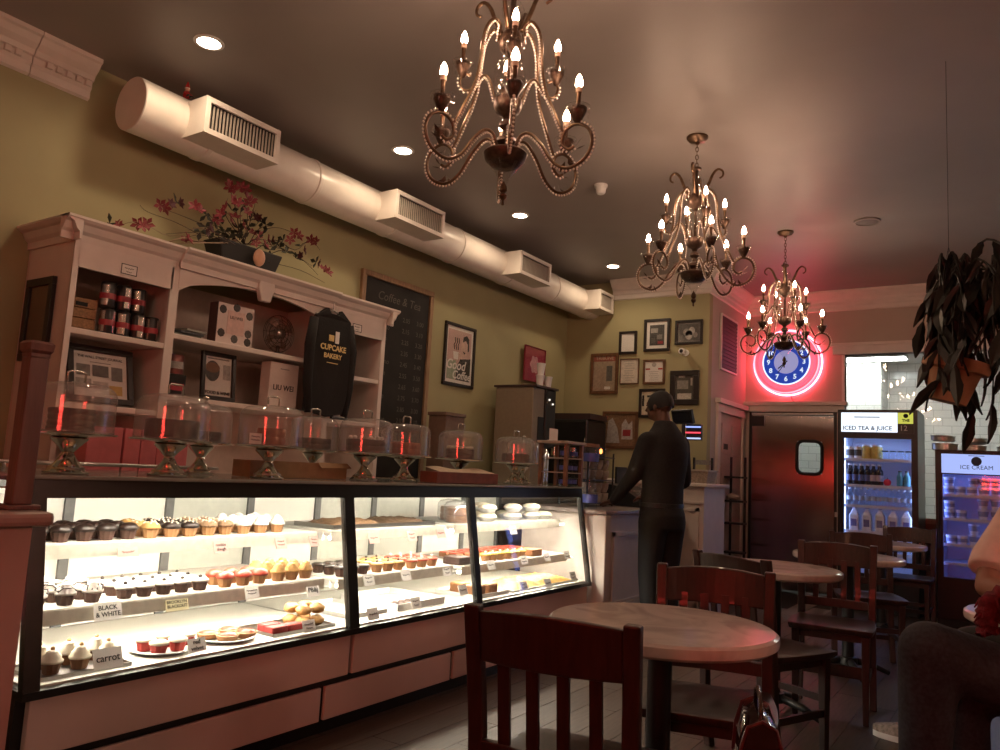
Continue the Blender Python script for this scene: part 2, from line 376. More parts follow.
# air duct with four vent boxes
t = thing('air_duct', (-4.0, 2.18, 3.04), 'thick white round air duct with box vents running along the olive wall', 'duct')
r = .152; pr = [(0, 0), (r-.004, 0), (r, .004)]
yy = .45
while yy < 5.4: pr += [(r, yy-.02), (r+.006, yy-.014), (r+.006, yy+.014), (r, yy+.02)]; yy += .82
pr += [(r, YF-2.18-.002), (0, YF-2.18-.002)]
MB().lathe(pr, 40, axis='y').build('duct_pipe', ductm, t, smooth=35)
slm = MB().box(-.004, .004, -.0035, .0035, -.07, .07).mesh('slat', mat('dusty_slat', (.42, .37, .32), .5, var=0))
for y0, y1 in ((2.44, 2.96), (4.03, 4.60), (5.72, 6.27), (7.32, 7.66)):
    a, b = y0-2.18, y1-2.18
    bx = MB().box(.05, .30, a, b, -.115, -.105).box(.05, .30, a, b, .085, .095).box(.05, .30, a, a+.01, -.105, .085).box(.05, .30, b-.01, b, -.105, .085)
    bx.box(.285, .30, a+.01, a+.03, -.105, .085).box(.285, .30, b-.03, b-.01, -.105, .085).box(.285, .30, a+.03, b-.03, -.105, -.085).box(.285, .30, a+.03, b-.03, .065, .085)
    vb_ = bx.build('vent_box', ductm, t)
    MB().box(.262, .266, a+.01, b-.01, -.105, .085).build('vent_back', darkm, vb_)
    n = int((b-a-.06)/.022)
    for i in range(n): link('slat', slm, vb_, (.28, a+.03+(i+.5)*(b-a-.06)/n, -.01))
for y in (1.0, 2.7, 4.3): MB().tube([(0, y, r), (0, y, ZC-3.04-.001)], .004, 6).build('hanger_rod', steel, t)
# little doll on the duct
p = Vector((-4.0, at(183, 84, X=-4.0).y, 3.04+r+.004)); t = thing('doll', p, 'small red doll in a pointed red hat sitting on the air duct', 'doll'); t.location = (-3.95, p.y, 3.190); t.scale = (.55, .55, .55)
red = mat('red_felt', (.45, .03, .03), .8); 
MB().lathe([(0, 0), (.035, .005), (.04, .03), (.022, .07), (0, .075)], 14).build('body', red, t, smooth=True)
MB().ball((0, 0, .09), .026, 12, 8).build('head', mat('doll_skin', (.6, .36, .27), .6), t, smooth=True)
MB().lathe([(0, .0), (.029, .0), (.02, .03), (.006, .075), (0, .08)], 12, c=(0, 0, .102)).build('hat', red, t, smooth=True)
MB().lathe([(.024, -.006), (.032, 0), (.024, .008)], 12, c=(0, 0, .103)).build('hat_brim', paper, t, smooth=True)
for s in (-1, 1):
    MB().tube([(.0, s*.025, .06), (.02, s*.045, .035), (.04, s*.03, .02)], .009, 8).build('arm', red, t, smooth=True)
    MB().tube([(.02, s*.015, .012), (.06, s*.02, .012), (.085, s*.022, -.004)], .01, 8).build('leg', mat('doll_dark', (.06, .05, .04), .7), t, smooth=True)
# ================================================================ chandeliers
bronze = mat('aged_bronze', (.13, .082, .05), .30, .75, var=.35, scale=40)
bronze_d = mat('dark_carved_bronze', (.075, .045, .03), .4, .6, var=.4, scale=50, bump=.2)
bulbm = emis('candle_bulb_glow', (1, .63, .42), K_BULB)
cream = mat('candle_collar', (.75, .55, .42), .5)
def cat(pts, n=6):                            # Catmull-Rom through 2-D points
    out = []; P = [pts[0]]+list(pts)+[pts[-1]]
    for i in range(1, len(P)-2):
        for k in range(n):
            t = k/n; q = []
            for d in range(len(pts[0])):
                a, b, c, e = P[i-1][d], P[i][d], P[i+1][d], P[i+2][d]
                q.append(.5*((2*b)+(-a+c)*t+(2*a-5*b+4*c-e)*t*t+(-a+3*b-3*c+e)*t**3))
            out.append(tuple(q))
    out.append(tuple(pts[-1])); return out
def beads(path, off, step, rad):              # tiny faceted beads along a path of (r,z)
    b = MB(); acc = 0; q = None
    for i in range(len(path)-1):
        a, c = Vector((path[i][0], 0, path[i][1])), Vector((path[i+1][0], 0, path[i+1][1]))
        t = (c-a); L = t.length
        if L < 1e-6: continue
        t /= L; nrm = Vector((t.z, 0, -t.x))
        while acc < L:
            p = a+t*acc+nrm*off
            v = [p+Vector(d)*rad for d in ((1,0,0),(-1,0,0),(0,1,0),(0,-1,0),(0,0,1),(0,0,-1))]
            b.add(v, [(0,2,4),(2,1,4),(1,3,4),(3,0,4),(2,0,5),(1,2,5),(3,1,5),(0,3,5)]); acc += step
        acc -= L
    return b
beadm = mat('pale_glass_beads', (.95, .88, .80), .3, 0., var=0, spec=.8)
# everything in local height: 0 = bottom of the finial
low = cat([(.035, .21), (.06, .27), (.10, .275), (.15, .225), (.20, .150), (.26, .118), (.325, .145), (.352, .205), (.335, .262), (.285, .285), (.243, .26), (.236, .215), (.262, .19), (.285, .2)], 5)
strap = cat([(.236, .262), (.20, .34), (.158, .44), (.138, .54), (.133, .62), (.118, .69), (.085, .735), (.055, .72), (.058, .68)], 5)
topc = cat([(.04, .70), (.075, .77), (.10, .83), (.13, .86), (.158, .845), (.16, .815), (.14, .80)], 5)
upa = cat([(.05, .42), (.075, .50), (.10, .52), (.125, .49), (.15, .455), (.18, .455), (.192, .49), (.175, .52), (.15, .51)], 5)
def P3(path): return [(r, 0, z) for r, z in path]
def candle(par, r, z, k=1.):
    cup = MB().lathe([(0, 0), (.012*k, .004), (.02*k, .02), (.033*k, .045), (.036*k, .06), (.031*k, .056), (.02*k, .03), (0, .022)], 10, c=(r, 0, z)).build('bobeche', bronze_d, par, smooth=True)
    b = MB()
    for i in range(8):
        a = i*PI/4; x, y = r+.043*k*math.cos(a), .043*k*math.sin(a)
        b.ball((x, y, z+.036), (.004, .004, .009), 5, 4); b.ball((x, y, z+.056), .005, 5, 4)
    b.build('crystal_drop', G_cry, par)['kind'] = 'stuff'
    MB().lathe([(.026*k, .04), (.044*k, .062), (.047*k, .066), (.043*k, .064), (.024*k, .046)], 16, c=(r, 0, z)).build('glass_saucer', G_cry, par, smooth=True)
    MB().lathe([(.011*k, .02), (.012*k, .06), (.0085*k, .075), (.010*k, .12), (.012*k, .124), (0, .124)], 10, c=(r, 0, z)).build('candle_sleeve', bronze, par, smooth=40)
    MB().lathe([(.0125*k, .122), (.0125*k, .142), (0, .142)], 10, c=(r, 0, z)).build('lamp_collar', cream, par, smooth=40)
    MB().lathe([(.008*k, .141), (.0145*k, .155), (.0125*k, .172), (.006*k, .188), (0, .197)], 8, c=(r, 0, z)).build('bulb', bulbm, par, smooth=True)
def lathe_part(nm, prof, mt, t, n=20): return MB().lathe(prof, n).build(nm, mt, t, smooth=40)
def chandelier(loc, label, chain):
    t = thing('chandelier', loc, label, 'chandelier', 'candle chandeliers in a row down the room')
    lathe_part('finial', [(0, -.0), (.006, .003), (.004, .02), (.014, .03), (.016, .04), (.008, .05), (.016, .06), (.014, .075), (.006, .09), (0, .1)], bronze, t)
    lathe_part('glass_cone', [(.012, .085), (.022, .11), (.045, .14), (.066, .165)], G_cry, t)
    lathe_part('lower_dish', [(0, .15), (.055, .158), (.078, .18), (.086, .205), (.08, .212), (.05, .215), (0, .216)], bronze_d, t, 24)
    lathe_part('stem', [(.016, .21), (.02, .235), (.042, .25), (.04, .265), (.018, .28), (.014, .30), (.03, .315), (.03, .33), (.013, .345), (.02, .36), (.046, .375), (.056, .40), (.055, .425), (.03, .43), (.01, .435), (.009, .60), (.02, .61), (.045, .635), (.05, .665), (.035, .70), (.022, .72), (.012, .74), (.012, .86), (.03, .868), (.03, .88), (.008, .89)], bronze_d, t, 20)
    lathe_part('glass_vase', [(.02, .435), (.048, .455), (.064, .50), (.06, .55), (.035, .595), (.022, .605)], G_cry, t, 24)
    lathe_part('glass_collar', [(.015, .755), (.04, .775), (.046, .80), (.032, .83), (.016, .84)], G_cry, t, 20)
    for i in range(6):
        a = R(i*60+8)
        m = link('arm', LOW, t); m.rotation_euler = (0, 0, a)
        link('bead_string', LOWB, m)['kind'] = 'stuff'
        for nm, me in CAN:
            q = link(nm, me, m)
            if nm == 'crystal_drop': q['kind'] = 'stuff'
        link('leaf_sprig', SPR, m)['kind'] = 'stuff'
        m = link('strap', STR, t); m.rotation_euler = (0, 0, a)
        link('bead_string', STRB, m)['kind'] = 'stuff'
    for i in range(4):
        m = link('upper_arm', UPA, t); m.rotation_euler = (0, 0, R(i*90+38))
        link('bead_string', UPB, m)['kind'] = 'stuff'
        for nm, me in CAN2:
            q = link(nm, me, m)
            if nm == 'crystal_drop': q['kind'] = 'stuff'
    for i in range(4):
        m = link('top_scroll', TOP, t); m.rotation_euler = (0, 0, R(i*90+10))
    # chain and canopy
    top = ZC-loc[2]
    z = .885; k = 0
    while z < top-.045:
        ps = [(.009*math.cos(q), 0, z+.014+.017*math.sin(q)) for q in [2*PI*i/10 for i in range(10)]]
        c = MB().tube(ps, .0025, 5, closed=True).build('chain_link', bronze, t, smooth=True); c.rotation_euler = (0, 0, R(90*(k % 2)+20)); z += .026; k += 1
    lathe_part('canopy', [(0, top-.05), (.01, top-.05), (.016, top-.036), (.05, top-.03), (.066, top-.012), (.066, top-.001), (0, top-.001)], bronze, t, 24)
    return t
LOW = MB().tube(P3(low), [.0065]*len(low), 7).mesh('arm', bronze, True)
LOWB = beads(low, .0110, .0125, .0056).mesh('bead_string', beadm)
STR = MB().tube(P3(strap), .0055, 7).mesh('strap', bronze, True); STRB = beads(strap, -.0105, .0125, .0054).mesh('bead_string', beadm)
UPA = MB().tube(P3(upa), .005, 7).mesh('upper_arm', bronze, True); UPB = beads(upa, .0100, .0125, .005).mesh('bead_string', beadm)
TOP = MB().tube(P3(topc), [.0105-.005*i/len(topc) for i in range(len(topc))], 7).mesh('top_scroll', bronze, True)
sp = MB()
for i, (x, z, a) in enumerate(((.262, .155, -1.2), (.27, .14, -.5), (.25, .145, -2.0), (.285, .185, .3), (.29, .2, .9))):
    L = .045
    sp.add([(x, 0, z), (x+L*.5*math.cos(a)-.008*math.sin(a), .007, z+L*.5*math.sin(a)), (x+L*math.cos(a), 0, z+L*math.sin(a)), (x+L*.5*math.cos(a)+.008*math.sin(a), -.007, z+L*.5*math.sin(a)), (x+L*.4*math.cos(a), 0, z+L*.4*math.sin(a)+.004)],
           [(0, 1, 4), (1, 2, 4), (2, 3, 4), (3, 0, 4), (0, 3, 2, 1)])
SPR = sp.mesh('leaf_sprig', bronze_d)
_t = thing('temp', (0, 0, 0), 'x', 'x'); candle(_t, .292, .285); CAN = [(c.name.split('.')[0], c.data) for c in _t.children]
for c in list(_t.children): bpy.data.objects.remove(c)
candle(_t, .185, .50, .9); CAN2 = [(c.name.split('.')[0], c.data) for c in _t.children]
for c in list(_t.children): bpy.data.objects.remove(c)
bpy.data.objects.remove(_t)
chandelier((-1.63, 2.37, 2.17), 'beaded bronze candle chandelier hanging over the round marble table nearest the pastry case', 0)
chandelier((-1.64, 4.5, 2.215), 'beaded bronze candle chandelier between the two others in the row', 0)
chandelier((-1.62, 6.63, 2.13), 'beaded bronze candle chandelier hanging in front of the neon clock', 0)
chandelier((-1.63, .24, 2.17), 'beaded bronze candle chandelier hanging over the front seats, first of the row', 0)  # unseen repeat of the row, added to light the left wall
# unseen shaded lamps added on the right-hand wall as fill light
for y, lab in ((.4, 'pink-shaded wall lamp beside the front window'), (3.2, 'pink-shaded wall lamp above the seated people')):
    t = thing('fill_lamp', (2.298, y, 1.75), lab, 'lamp')
    MB().lathe([(0, 0), (.05, 0), (.045, -.015), (0, -.02)], 18, axis='x').build('back_plate', bronze, t, smooth=40); MB().tube([(-.01, 0, 0), (-.09, 0, -.03), (-.14, 0, .0), (-.14, 0, .05)], .007, 8).build('arm', bronze, t, smooth=True)
    MB().lathe([(.10, .04), (.06, .20), (.058, .20), (.098, .04)], 24, c=(-.14, 0, 0)).build('shade', mat('fill_lamp_shade', (.8, .5, .42), .8, emit=(1, .46, .36), estr=K_FILL), t, smooth=True)
    MB().ball((-.14, 0, .10), .03, 12, 8).build('bulb', emis('fill_lamp_bulb', (1, .55, .42), K_FILL*5), t, smooth=True)
# ================================================================ pastry case
YA, YZ = 1.24, 4.96                          # ends of the case
XB = -3.30                                   # back
def gx(z): return -2.5-.10*(z-.42)/.6        # leaning glass plane
t = thing('display_case', (-2.9, YA, 0), 'long black-framed lit glass pastry case with mauve base panels', 'display case')
def L(mb): return mb.xf(Matrix.Translation((2.9, -YA, 0)))
frame = mat('black_case_frame', (.014, .013, .012), .3, var=.15)
bm_ = MB(); bm_.box(XB, -2.53, YA, YZ, 0.0, .40)
L(bm_).build('base', frame, t)
panel = mat('mauve_case_panel', (.80, .60, .55), .45, var=.04, scale=5)
DV = [YA+.03, 2.645, 3.62, YZ-.02]           # bay dividers
for i in range(3):
    L(MB().box(-2.53, -2.502, DV[i]+(.012 if i else 0), DV[i+1]-.012, .225, .40)).build('base_panel', panel, t, bevel=.004)
dl = [YA+.03, 2.5, 3.42, 4.4, YZ-.02]
for i in range(4):
    L(MB().box(-2.53, -2.512, dl[i]+(.012 if i else 0), dl[i+1]-.012, .055, .195)).build('kick_panel', panel, t, bevel=.004)
# frame rails and posts
f = MB(); f.box(XB, gx(.41)+.012, YA, YZ, .40, .425); f.prism([(gx(.998)-.006, .998), (gx(.998)+.012, .998), (gx(1.057)+.014, 1.057), (gx(1.057)-.004, 1.057)], YA, YZ); f.box(XB, gx(1.057)-.004, YA, YZ, 1.045, 1.057); f.box(XB, XB+.03, YA, YZ, .998, 1.045)
L(f).build('frame_rail', frame, t)
for y0, y1 in ((YA, YA+.05), (2.615, 2.675), (3.595, 3.645), (YZ-.03, YZ)):
    q = MB().prism([(gx(.425)-.02, .425), (gx(.425)+.01, .425), (gx(1.0)+.01, 1.0), (gx(1.0)-.02, 1.0)], y0, y1); L(q).build('glass_post', frame, t)
for y in (YA, YZ-.025):
    q = MB().box(XB, XB+.03, y, y+.025, .425, 1.0); L(q).build('rear_post', frame, t)
for i in range(3):
    y0, y1 = (YA+.05, 2.675, 3.645)[i], (2.615, 3.595, YZ-.03)[i]
    q = MB().prism([(gx(.425)-.003, .425), (gx(.425)+.003, .425), (gx(.998)+.003, .998), (gx(.998)-.003, .998)], y0, y1); L(q).build('front_pane', G_case, t)
for y in (YA+.008, YZ-.014):
    q = MB().prism([(XB+.03, .425), (gx(.425)-.02, .425), (gx(1.0)-.02, .998), (XB+.03, .998)], y, y+.006); L(q).build('end_pane', G_case, t)
L(MB().box(XB-.0, gx(1.05)+.03, YA-.01, YZ+.005, 1.057, 1.071)).build('counter_glass', mat('counter_top_glass', (.30, .33, .30), .12, var=.05), t, bevel=.004)
L(MB().tube([(XB+.06, YA, 1.095), (XB+.06, 2.4, 1.095)], .008, 8).tube([(XB+.06, YA+.2, 1.071), (XB+.06, YA+.2, 1.095)], .007, 6).tube([(XB+.06, 2.3, 1.071), (XB+.06, 2.3, 1.095)], .007, 6)).build('rear_rail', steel, t, smooth=True)
# rear sliding doors: pale frames and mirror glass
rwall = mat('case_white_liner', (.82, .80, .74), .4, var=.02)
mir = mat('case_back_glass', (.60, .61, .55), .25, .1, var=.05)
y = YA+.03
k = 0
while y < YZ-.1:
    y1 = min(y+.46, YZ-.03)
    L(MB().box(XB+.005, XB+.012, y+.02, y1-.02, .43, .99)).build('rear_door', (mir, rwall)[y < 2.0 or k % 3 == 0], t)  # near doors whitened to carry the bay's blown-out glow in their colour
    L(MB().box(XB+.012, XB+.024, y1-.02, y1+.02, .43, .99)).build('rear_stile', mat('grey_stile', (.12, .12, .12), .4), t); y = y1; k += 1
L(MB().box(XB+.03, gx(.425)-.02, YA+.03, YZ-.03, .425, .432)).build('deck', rwall, t)
for y in (2.645, 3.62):
    L(MB().box(XB+.03, -2.75, y-.006, y+.006, .432, .998)).build('bay_partition', G_case, t)
shelfm = mat('white_shelf', (.80, .78, .72), .4, var=.02); tube = emis('case_tube', (1, .90, .72), K_CASE); tick = mat('price_rail', (.74, .70, .60), .4, var=.1)
SH = [(.832, -2.735), (.628, -2.665)]        # (top height, front X)
BAY = [(YA+.06, 2.60), (2.69, 3.58), (3.66, YZ-.05)]
for bi, (y0, y1) in enumerate(BAY):
    for si, (z, xf) in enumerate(SH):
        z -= (.0, .012, .025)[bi] if si else 0
        s_ = L(MB().box(XB+.06, xf, y0, y1, z-.012, z)).build('shelf', shelfm, t)
        L(MB().box(xf, xf+.004, y0, y1, z-.05, z-.004)).build('price_rail', tick, s_)
        L(MB().box(xf-.075, xf-.035, y0+.03, y1-.03, z-.03, z-.0125)).build('lamp_housing', rwht, s_)
        L(MB().tube([(xf-.055, y0+.05, z-.04), (xf-.055, y1-.05, z-.04)], .010, 8)).build('lamp_tube', tube, s_, smooth=True)
        for yb in (y0+.03, y1-.03): L(MB().box(XB+.04, xf-.08, yb-.004, yb+.004, z-.05, z-.0125)).build('bracket', rwht, s_)
    L(MB().tube([(gx(1.0)-.028, y0+.03, 1.020), (gx(1.0)-.028, y1-.03, 1.020)], .010, 8)).build('lamp_tube', tube, t, smooth=True); L(MB().box(gx(1.0)-.05, gx(1.0)-.006, y0, y1, 1.034, 1.0445)).build('lamp_housing', rwht, t)

# ---------------------------------------------------------------- pastries
def pm(n, c, r=.6, v=.2, s=60, b=.3): return mat(n, c, r, var=v, scale=s, bump=b)
choc = pm('chocolate_frosting', (.018, .009, .007), .35); dcake = pm('dark_cake', (.050, .022, .014)); vcake = pm('golden_cake', (.50, .27, .10)); vfrost = pm('cream_frosting', (.82, .74, .58), v=.06)
wrap_d = mat('brown_paper_cup', (.07, .03, .02), .7); wrap_t = mat('tan_paper_cup', (.45, .24, .11), .7); redv = pm('red_velvet', (.36, .035, .03)); carrotc = pm('carrot_cake', (.28, .12, .045)); pbut = pm('peanut_butter', (.48, .27, .09)); wht = pm('white_frosting', (.85, .80, .74), v=.05)
cook = pm('cookie_crumbs', (.22, .13, .07), v=.5, s=120); yel = pm('lemon_curd', (.72, .48, .10)); straw = pm('strawberry_glaze', (.50, .07, .04), .3)
def cup_mesh(r=.0320, h=.036):
    n = 20; b = MB(); vs = []
    for i in range(n):
        a = 2*PI*i/n; k = 1 if i % 2 else .93
        vs += [(r*.72*k*math.cos(a), r*.72*k*math.sin(a), 0), (r*k*math.cos(a), r*k*math.sin(a), h)]
    b.add(vs, [(2*i, 2*((i+1) % n), 2*((i+1) % n)+1, 2*i+1) for i in range(n)] + [tuple(2*i for i in range(n))[::-1], tuple(2*i+1 for i in range(n))])
    return b
def frost_mesh(kind, r=.0345, z0=.034):
    b = MB()
    if kind == 'swirl':
        b.lathe([(0, z0-.002), (r, z0), (r*1.02, z0+.008), (r*.80, z0+.014), (r*.84, z0+.02), (r*.52, z0+.028), (r*.56, z0+.033), (r*.22, z0+.040), (0, z0+.042)], 12)
    elif kind == 'dome':
        b.lathe([(0, z0-.002), (r, z0), (r*1.05, z0+.008), (r*.9, z0+.018), (r*.55, z0+.025), (0, z0+.028)], 14)
        for i in range(len(b.v)):
            x, y, z = b.v[i]; a = math.atan2(y, x); k = 1+.07*math.sin(5*a+z*300); b.v[i] = (x*k, y*k, z)
    else:
        b.lathe([(0, z0-.002), (r, z0), (r, z0+.008), (r*.7, z0+.013), (0, z0+.015)], 12)
    return b
def cupcake(name, label, group, wmat, fmat, kind, top=None, topm=None):
    o = tag(cup_mesh().build(name, wmat), label, 'cupcake', group)
    fo = frost_mesh(kind).build('frosting', fmat, o, smooth=True)
    if top == 'dots':
        b = MB()
        for i in range(9):
            a = i*2.4; q = .026*math.sqrt((i+.5)/9); b.ball((q*math.cos(a), q*math.sin(a), .062-q*.35), .0055, 5, 4)
        b.build('topping', topm, fo)
    elif top == 'drizzle':
        b = MB()
        for i in range(4):
            y = -.024+.016*i; b.tube([(-.03, y, .047), (-.015, y+.005, .060), (0, y, .070 if abs(y) < .015 else .058), (.015, y+.005, .060), (.03, y, .046)], .0022, 5)
        b.build('drizzle', topm, fo)
    elif top == 'cookie':
        MB().lathe([(0, -.004), (.02, -.004), (.02, .004), (0, .004)], 10, axis='y', c=(0, 0, .078)).build('cookie', topm, fo)
    elif top == 'ball': MB().ball((0, 0, .077 if kind == 'swirl' else .053), .0075, 8, 6).build('topping', topm, fo, smooth=True)
    return o
def rows(proto, y0, y1, nc, xs, z, used=[]):
    first = True; nc = int((y1-y0)/.0735+.02); base = proto['label']
    for ri, x in enumerate(xs):
        lab = base if len(xs) == 1 else base+(', front row' if ri == 0 else (', back row' if ri == len(xs)-1 else ', middle row'))
        for i in range(nc):
            y = y0+(y1-y0)*(i+.5)/nc+random.uniform(-.0015, .0015); p = (x+random.uniform(-.002, .002), y, z)
            if first: proto.location = p; first = False; proto['label'] = lab
            else: dup(proto, p, random.uniform(0, 6), lab)
def tray(y0, y1, x0, x1, z, label, mt=None, h=.012):
    b = MB().box(x0, x1, y0, y1, 0, .004).box(x0, x1, y0, y0+.004, .004, h).box(x0, x1, y1-.004, y1, .004, h).box(x0, x0+.004, y0, y1, .004, h).box(x1-.004, x1, y0, y1, .004, h)
    o = b.xf(Matrix.Translation((-(x0+x1)/2, -(y0+y1)/2, 0))).build('tray', mt or steel, None, ((x0+x1)/2, (y0+y1)/2, z)); return tag(o, label, 'tray')
def scrawl(o, w, h, z, x=.0012):
    n = max(6, int(w/.004)); pts = [(x, -w/2+w*i/n, z+h*math.sin(i*2.3)*(.6+.4*math.sin(i*1.7))) for i in range(n+1)]
    MB().tube(pts, .0013, 4).build('handwriting', ink, o)
def card(s, px, py, X, z=None, w=.07, h=.045, mt=None, label=None, size=.02, lean=True, tm=None):
    p = at(px, py, X=X)
    o = MB().box(-.0008, .0008, -w/2, w/2, -h/2, h/2).build('price_card', mt or paper, None, (X, p.y, p.z if z is None else z+h/2))
    tag(o, label, 'card')
    ls = s.split('\n')
    for i, q in enumerate(ls):
        zz = ((len(ls)-1)/2-i)*size*1.02
        if q.startswith('~'): scrawl(o, w*float(q[1:]), size*.32, zz)      # handwriting too small to read in the photo
        else: text('lettering', q, size, tm or ink, o, FX, (.001, 0, zz), bold=.0003)
    if lean: o.rotation_euler = (0, R(-22), 0)
    return o
pinkcard = mat('pink_card', (.72, .45, .40), .7, var=.03); yelcard = mat('yellow_card', (.72, .66, .40), .7, var=.03)
s1, s2, dk = .833, .629, .433
# bay nearest the low wall, top shelf
X3 = (-2.79, -2.867, -2.944)
rows(cupcake('cupcake', 'chocolate cupcake with dark chocolate frosting on the top shelf beside the low wall', 'dark chocolate cupcakes on top shelf', wrap_d, choc, 'dome'), 1.33, 1.74, 5, X3, s1)
rows(cupcake('cupcake', 'chocolate-frosted cupcake topped with white crumbs on the top shelf', 'crumb-topped chocolate cupcakes on top shelf', wrap_t, choc, 'dome', 'dots', vfrost), 1.84, 2.00, 2, X3, s1)
rows(cupcake('cupcake', 'golden cupcake with cream frosting and brown crumbs on the top shelf', 'golden crumb cupcakes on top shelf', wrap_t, pbut, 'dome', 'dots', vfrost), 1.75, 1.83, 1, X3, s1)
rows(cupcake('cupcake', 'tan cupcake with cookie dough dots on the top shelf', 'cookie dough cupcakes on top shelf', wrap_t, cook, 'dome', 'dots', vfrost), 2.01, 2.17, 2, X3, s1)
rows(cupcake('cupcake', 'pale swirl-frosted cupcake on the top shelf above the pink cards', 'pale swirl cupcakes on top shelf', wrap_t, wht, 'swirl'), 2.18, 2.45, 4, X3, s1)
# middle shelf
XM = (-2.72, -2.797, -2.874)
rows(cupcake('cupcake', 'chocolate cupcake with white frosting and dark drizzle on the middle shelf', 'black and white drizzle cupcakes', wrap_d, wht, 'swirl', 'drizzle', choc), 1.31, 1.60, 4, XM, s2)
rows(cupcake('cupcake', 'chocolate cupcake with flat white icing on the middle shelf', 'white iced chocolate cupcakes', wrap_d, wht, 'flat', 'ball', choc), 1.63, 2.02, 5, XM, s2)
rows(cupcake('cupcake', 'cupcake with glossy strawberry red top on the middle shelf', 'strawberry cupcakes', wrap_t, straw, 'dome'), 2.06, 2.32, 4, (-2.72, -2.797), s2)
pile = cupcake('cupcake', 'peanut butter cupcake with swirl top on the middle shelf behind its card', 'peanut butter and jelly cupcakes', wrap_t, pbut, 'swirl')
rows(pile, 2.34, 2.57, 3, (-2.72, -2.797, -2.874), s2)
# bottom deck
tray(1.31, 1.62, -2.76, -2.55, dk, 'steel tray under the carrot cupcakes on the case floor')
rows(cupcake('cupcake', 'carrot cupcake with cream cheese swirl on the case floor', 'carrot cupcakes', mat('carrot_paper', (.22, .10, .045), .7), vfrost, 'swirl', 'ball', pbut), 1.33, 1.61, 4, (-2.61, -2.69), dk+.005)
pl = lambda y, x, r, lab: tag(MB().lathe([(0, 0), (r*.7, 0), (r, .014), (r*.96, .016), (r*.68, .005), (0, .005)], 24, squash=1).build('plate', rwht, None, (x, y, dk), smooth=40), lab, 'plate')
pl(1.80, -2.66, .115, 'white plate of red velvet cupcakes beside the carrot card'); pl(2.08, -2.66, .115, 'white plate holding red tarts on the case floor')
rv = cupcake('cupcake', 'red velvet cupcake with flat cream top on the white plate', 'red velvet cupcakes on plate', mat('red_paper', (.35, .04, .03), .7), vfrost, 'flat')
rv.location = (-2.60, 1.75, dk+.0075)
for x, y in ((-2.605, 1.83), (-2.68, 1.745), (-2.685, 1.83), (-2.655, 1.90)): dup(rv, (x, y, dk+.0075))
def tart(lab, g, x, y):
    o = tag(MB().lathe([(0, 0), (.036, 0), (.045, .02), (.040, .022), (.036, .014), (0, .014)], 18).build('tart', wrap_t, None, (x, y, dk+.0075), smooth=40), lab, 'tart', g)
    MB().lathe([(0, .012), (.039, .015), (.03, .026), (0, .03)], 16).build('filling', straw, o, smooth=True); return o
tr_ = tart('small tart with red berry filling on a white plate', 'red tarts', -2.62, 2.06)
for x, y in ((-2.70, 2.03), (-2.70, 2.13), (-2.62, 2.15)): dup(tr_, (x, y, dk+.0075))
tray(2.24, 2.59, -2.78, -2.56, dk, 'steel tray of peanut and red bars beside the case divider')
bar_ = tag(MB().cbox((0, 0, .015), (.05, .085, .03)).build('cake_bar', redv, None, (-2.60, 2.29, dk+.005), bevel=.005), 'red velvet cake bar on the steel tray', 'cake bar', 'red velvet bars')
dup(bar_, (-2.66, 2.30, dk+.005)); dup(bar_, (-2.60, 2.38, dk+.005))
def lump(name, r, seed, mt, sq=.75):
    random.seed(seed); b = MB().ball((0, 0, r*sq), (r, r, r*sq), 10, 7)
    b.v = [tuple(Vector(v)*random.uniform(.90, 1.1)) for v in b.v]; return b.build(name, mt, None, smooth=True)
ck = tag(lump('cookie', .036, 3, pbut, .6), 'round peanut butter cookie piled on the steel tray', 'cookie', 'peanut butter cookies')
ck.location = (-2.61, 2.44, dk+.005)
for i in range(1, 8):
    q = i % 4; dup(ck, (-2.61-.078*(q // 2)-(.02 if i > 3 else 0), 2.44+.078*(q % 2)+(.02 if i > 3 else 0), dk+.005+(.046 if i > 3 else 0)), i)
random.seed(11)
# middle bay
tray(2.74, 3.53, -3.05, -2.77, s1, 'wide tray heaped with brown crumbs on the top shelf of the middle bay', None, .02)
def heap(name, y0, y1, x0, x1, z, h, mt, lab, cat_, nu=26, nv=14):
    def fn(a, b):
        e = min(1, 5*min(a, 1-a, b, 1-b)); return ((x0-x1)/2+(x1-x0)*b, (y0-y1)/2+(y1-y0)*a, .005+e*(h*.6+random.random()*h*.6))
    o = MB().grid(fn, nu, nv).build(name, mt, None, ((x0+x1)/2, (y0+y1)/2, z), smooth=True); return tag(o, lab, cat_, kind='stuff')
heap('crumb_topping', 2.76, 3.14, -3.03, -2.79, s1, .03, cook, 'heap of brown streusel crumbs in the wide tray', 'crumbs')
heap('chocolate_crumbs', 3.15, 3.51, -3.03, -2.79, s1, .03, pm('dark_crumbs', (.10, .06, .035), v=.5, s=120), 'heap of darker crumbs in the wide tray', 'crumbs')
zb = .617
rows(cupcake('cupcake', 'small dark chocolate cake on the middle shelf of the middle bay', 'dark cakes of middle bay', wrap_d, choc, 'flat'), 2.72, 2.95, 3, XM, zb)
rows(cupcake('cupcake', 'caramel cupcake on the middle shelf of the middle bay', 'caramel cupcakes', wrap_t, pbut, 'flat', 'ball', choc), 2.97, 3.22, 3, XM, zb)
rows(cupcake('cupcake', 'strawberry-topped cupcake on the middle shelf of the middle bay', 'strawberry cupcakes of middle bay', wrap_t, straw, 'flat', 'ball', wht), 3.24, 3.50, 3, XM, zb)
tray(3.06, 3.44, -3.0, -2.60, dk, 'pale tray with a few chocolate bites on the case floor', rwht, .035)
bt = tag(MB().ball((0, 0, .012), (.02, .02, .012), 8, 6).build('chocolate_bite', dcake, None, (-2.66, 3.10, dk+.005), smooth=True), 'chocolate bite on the pale tray', 'bite', 'chocolate bites')
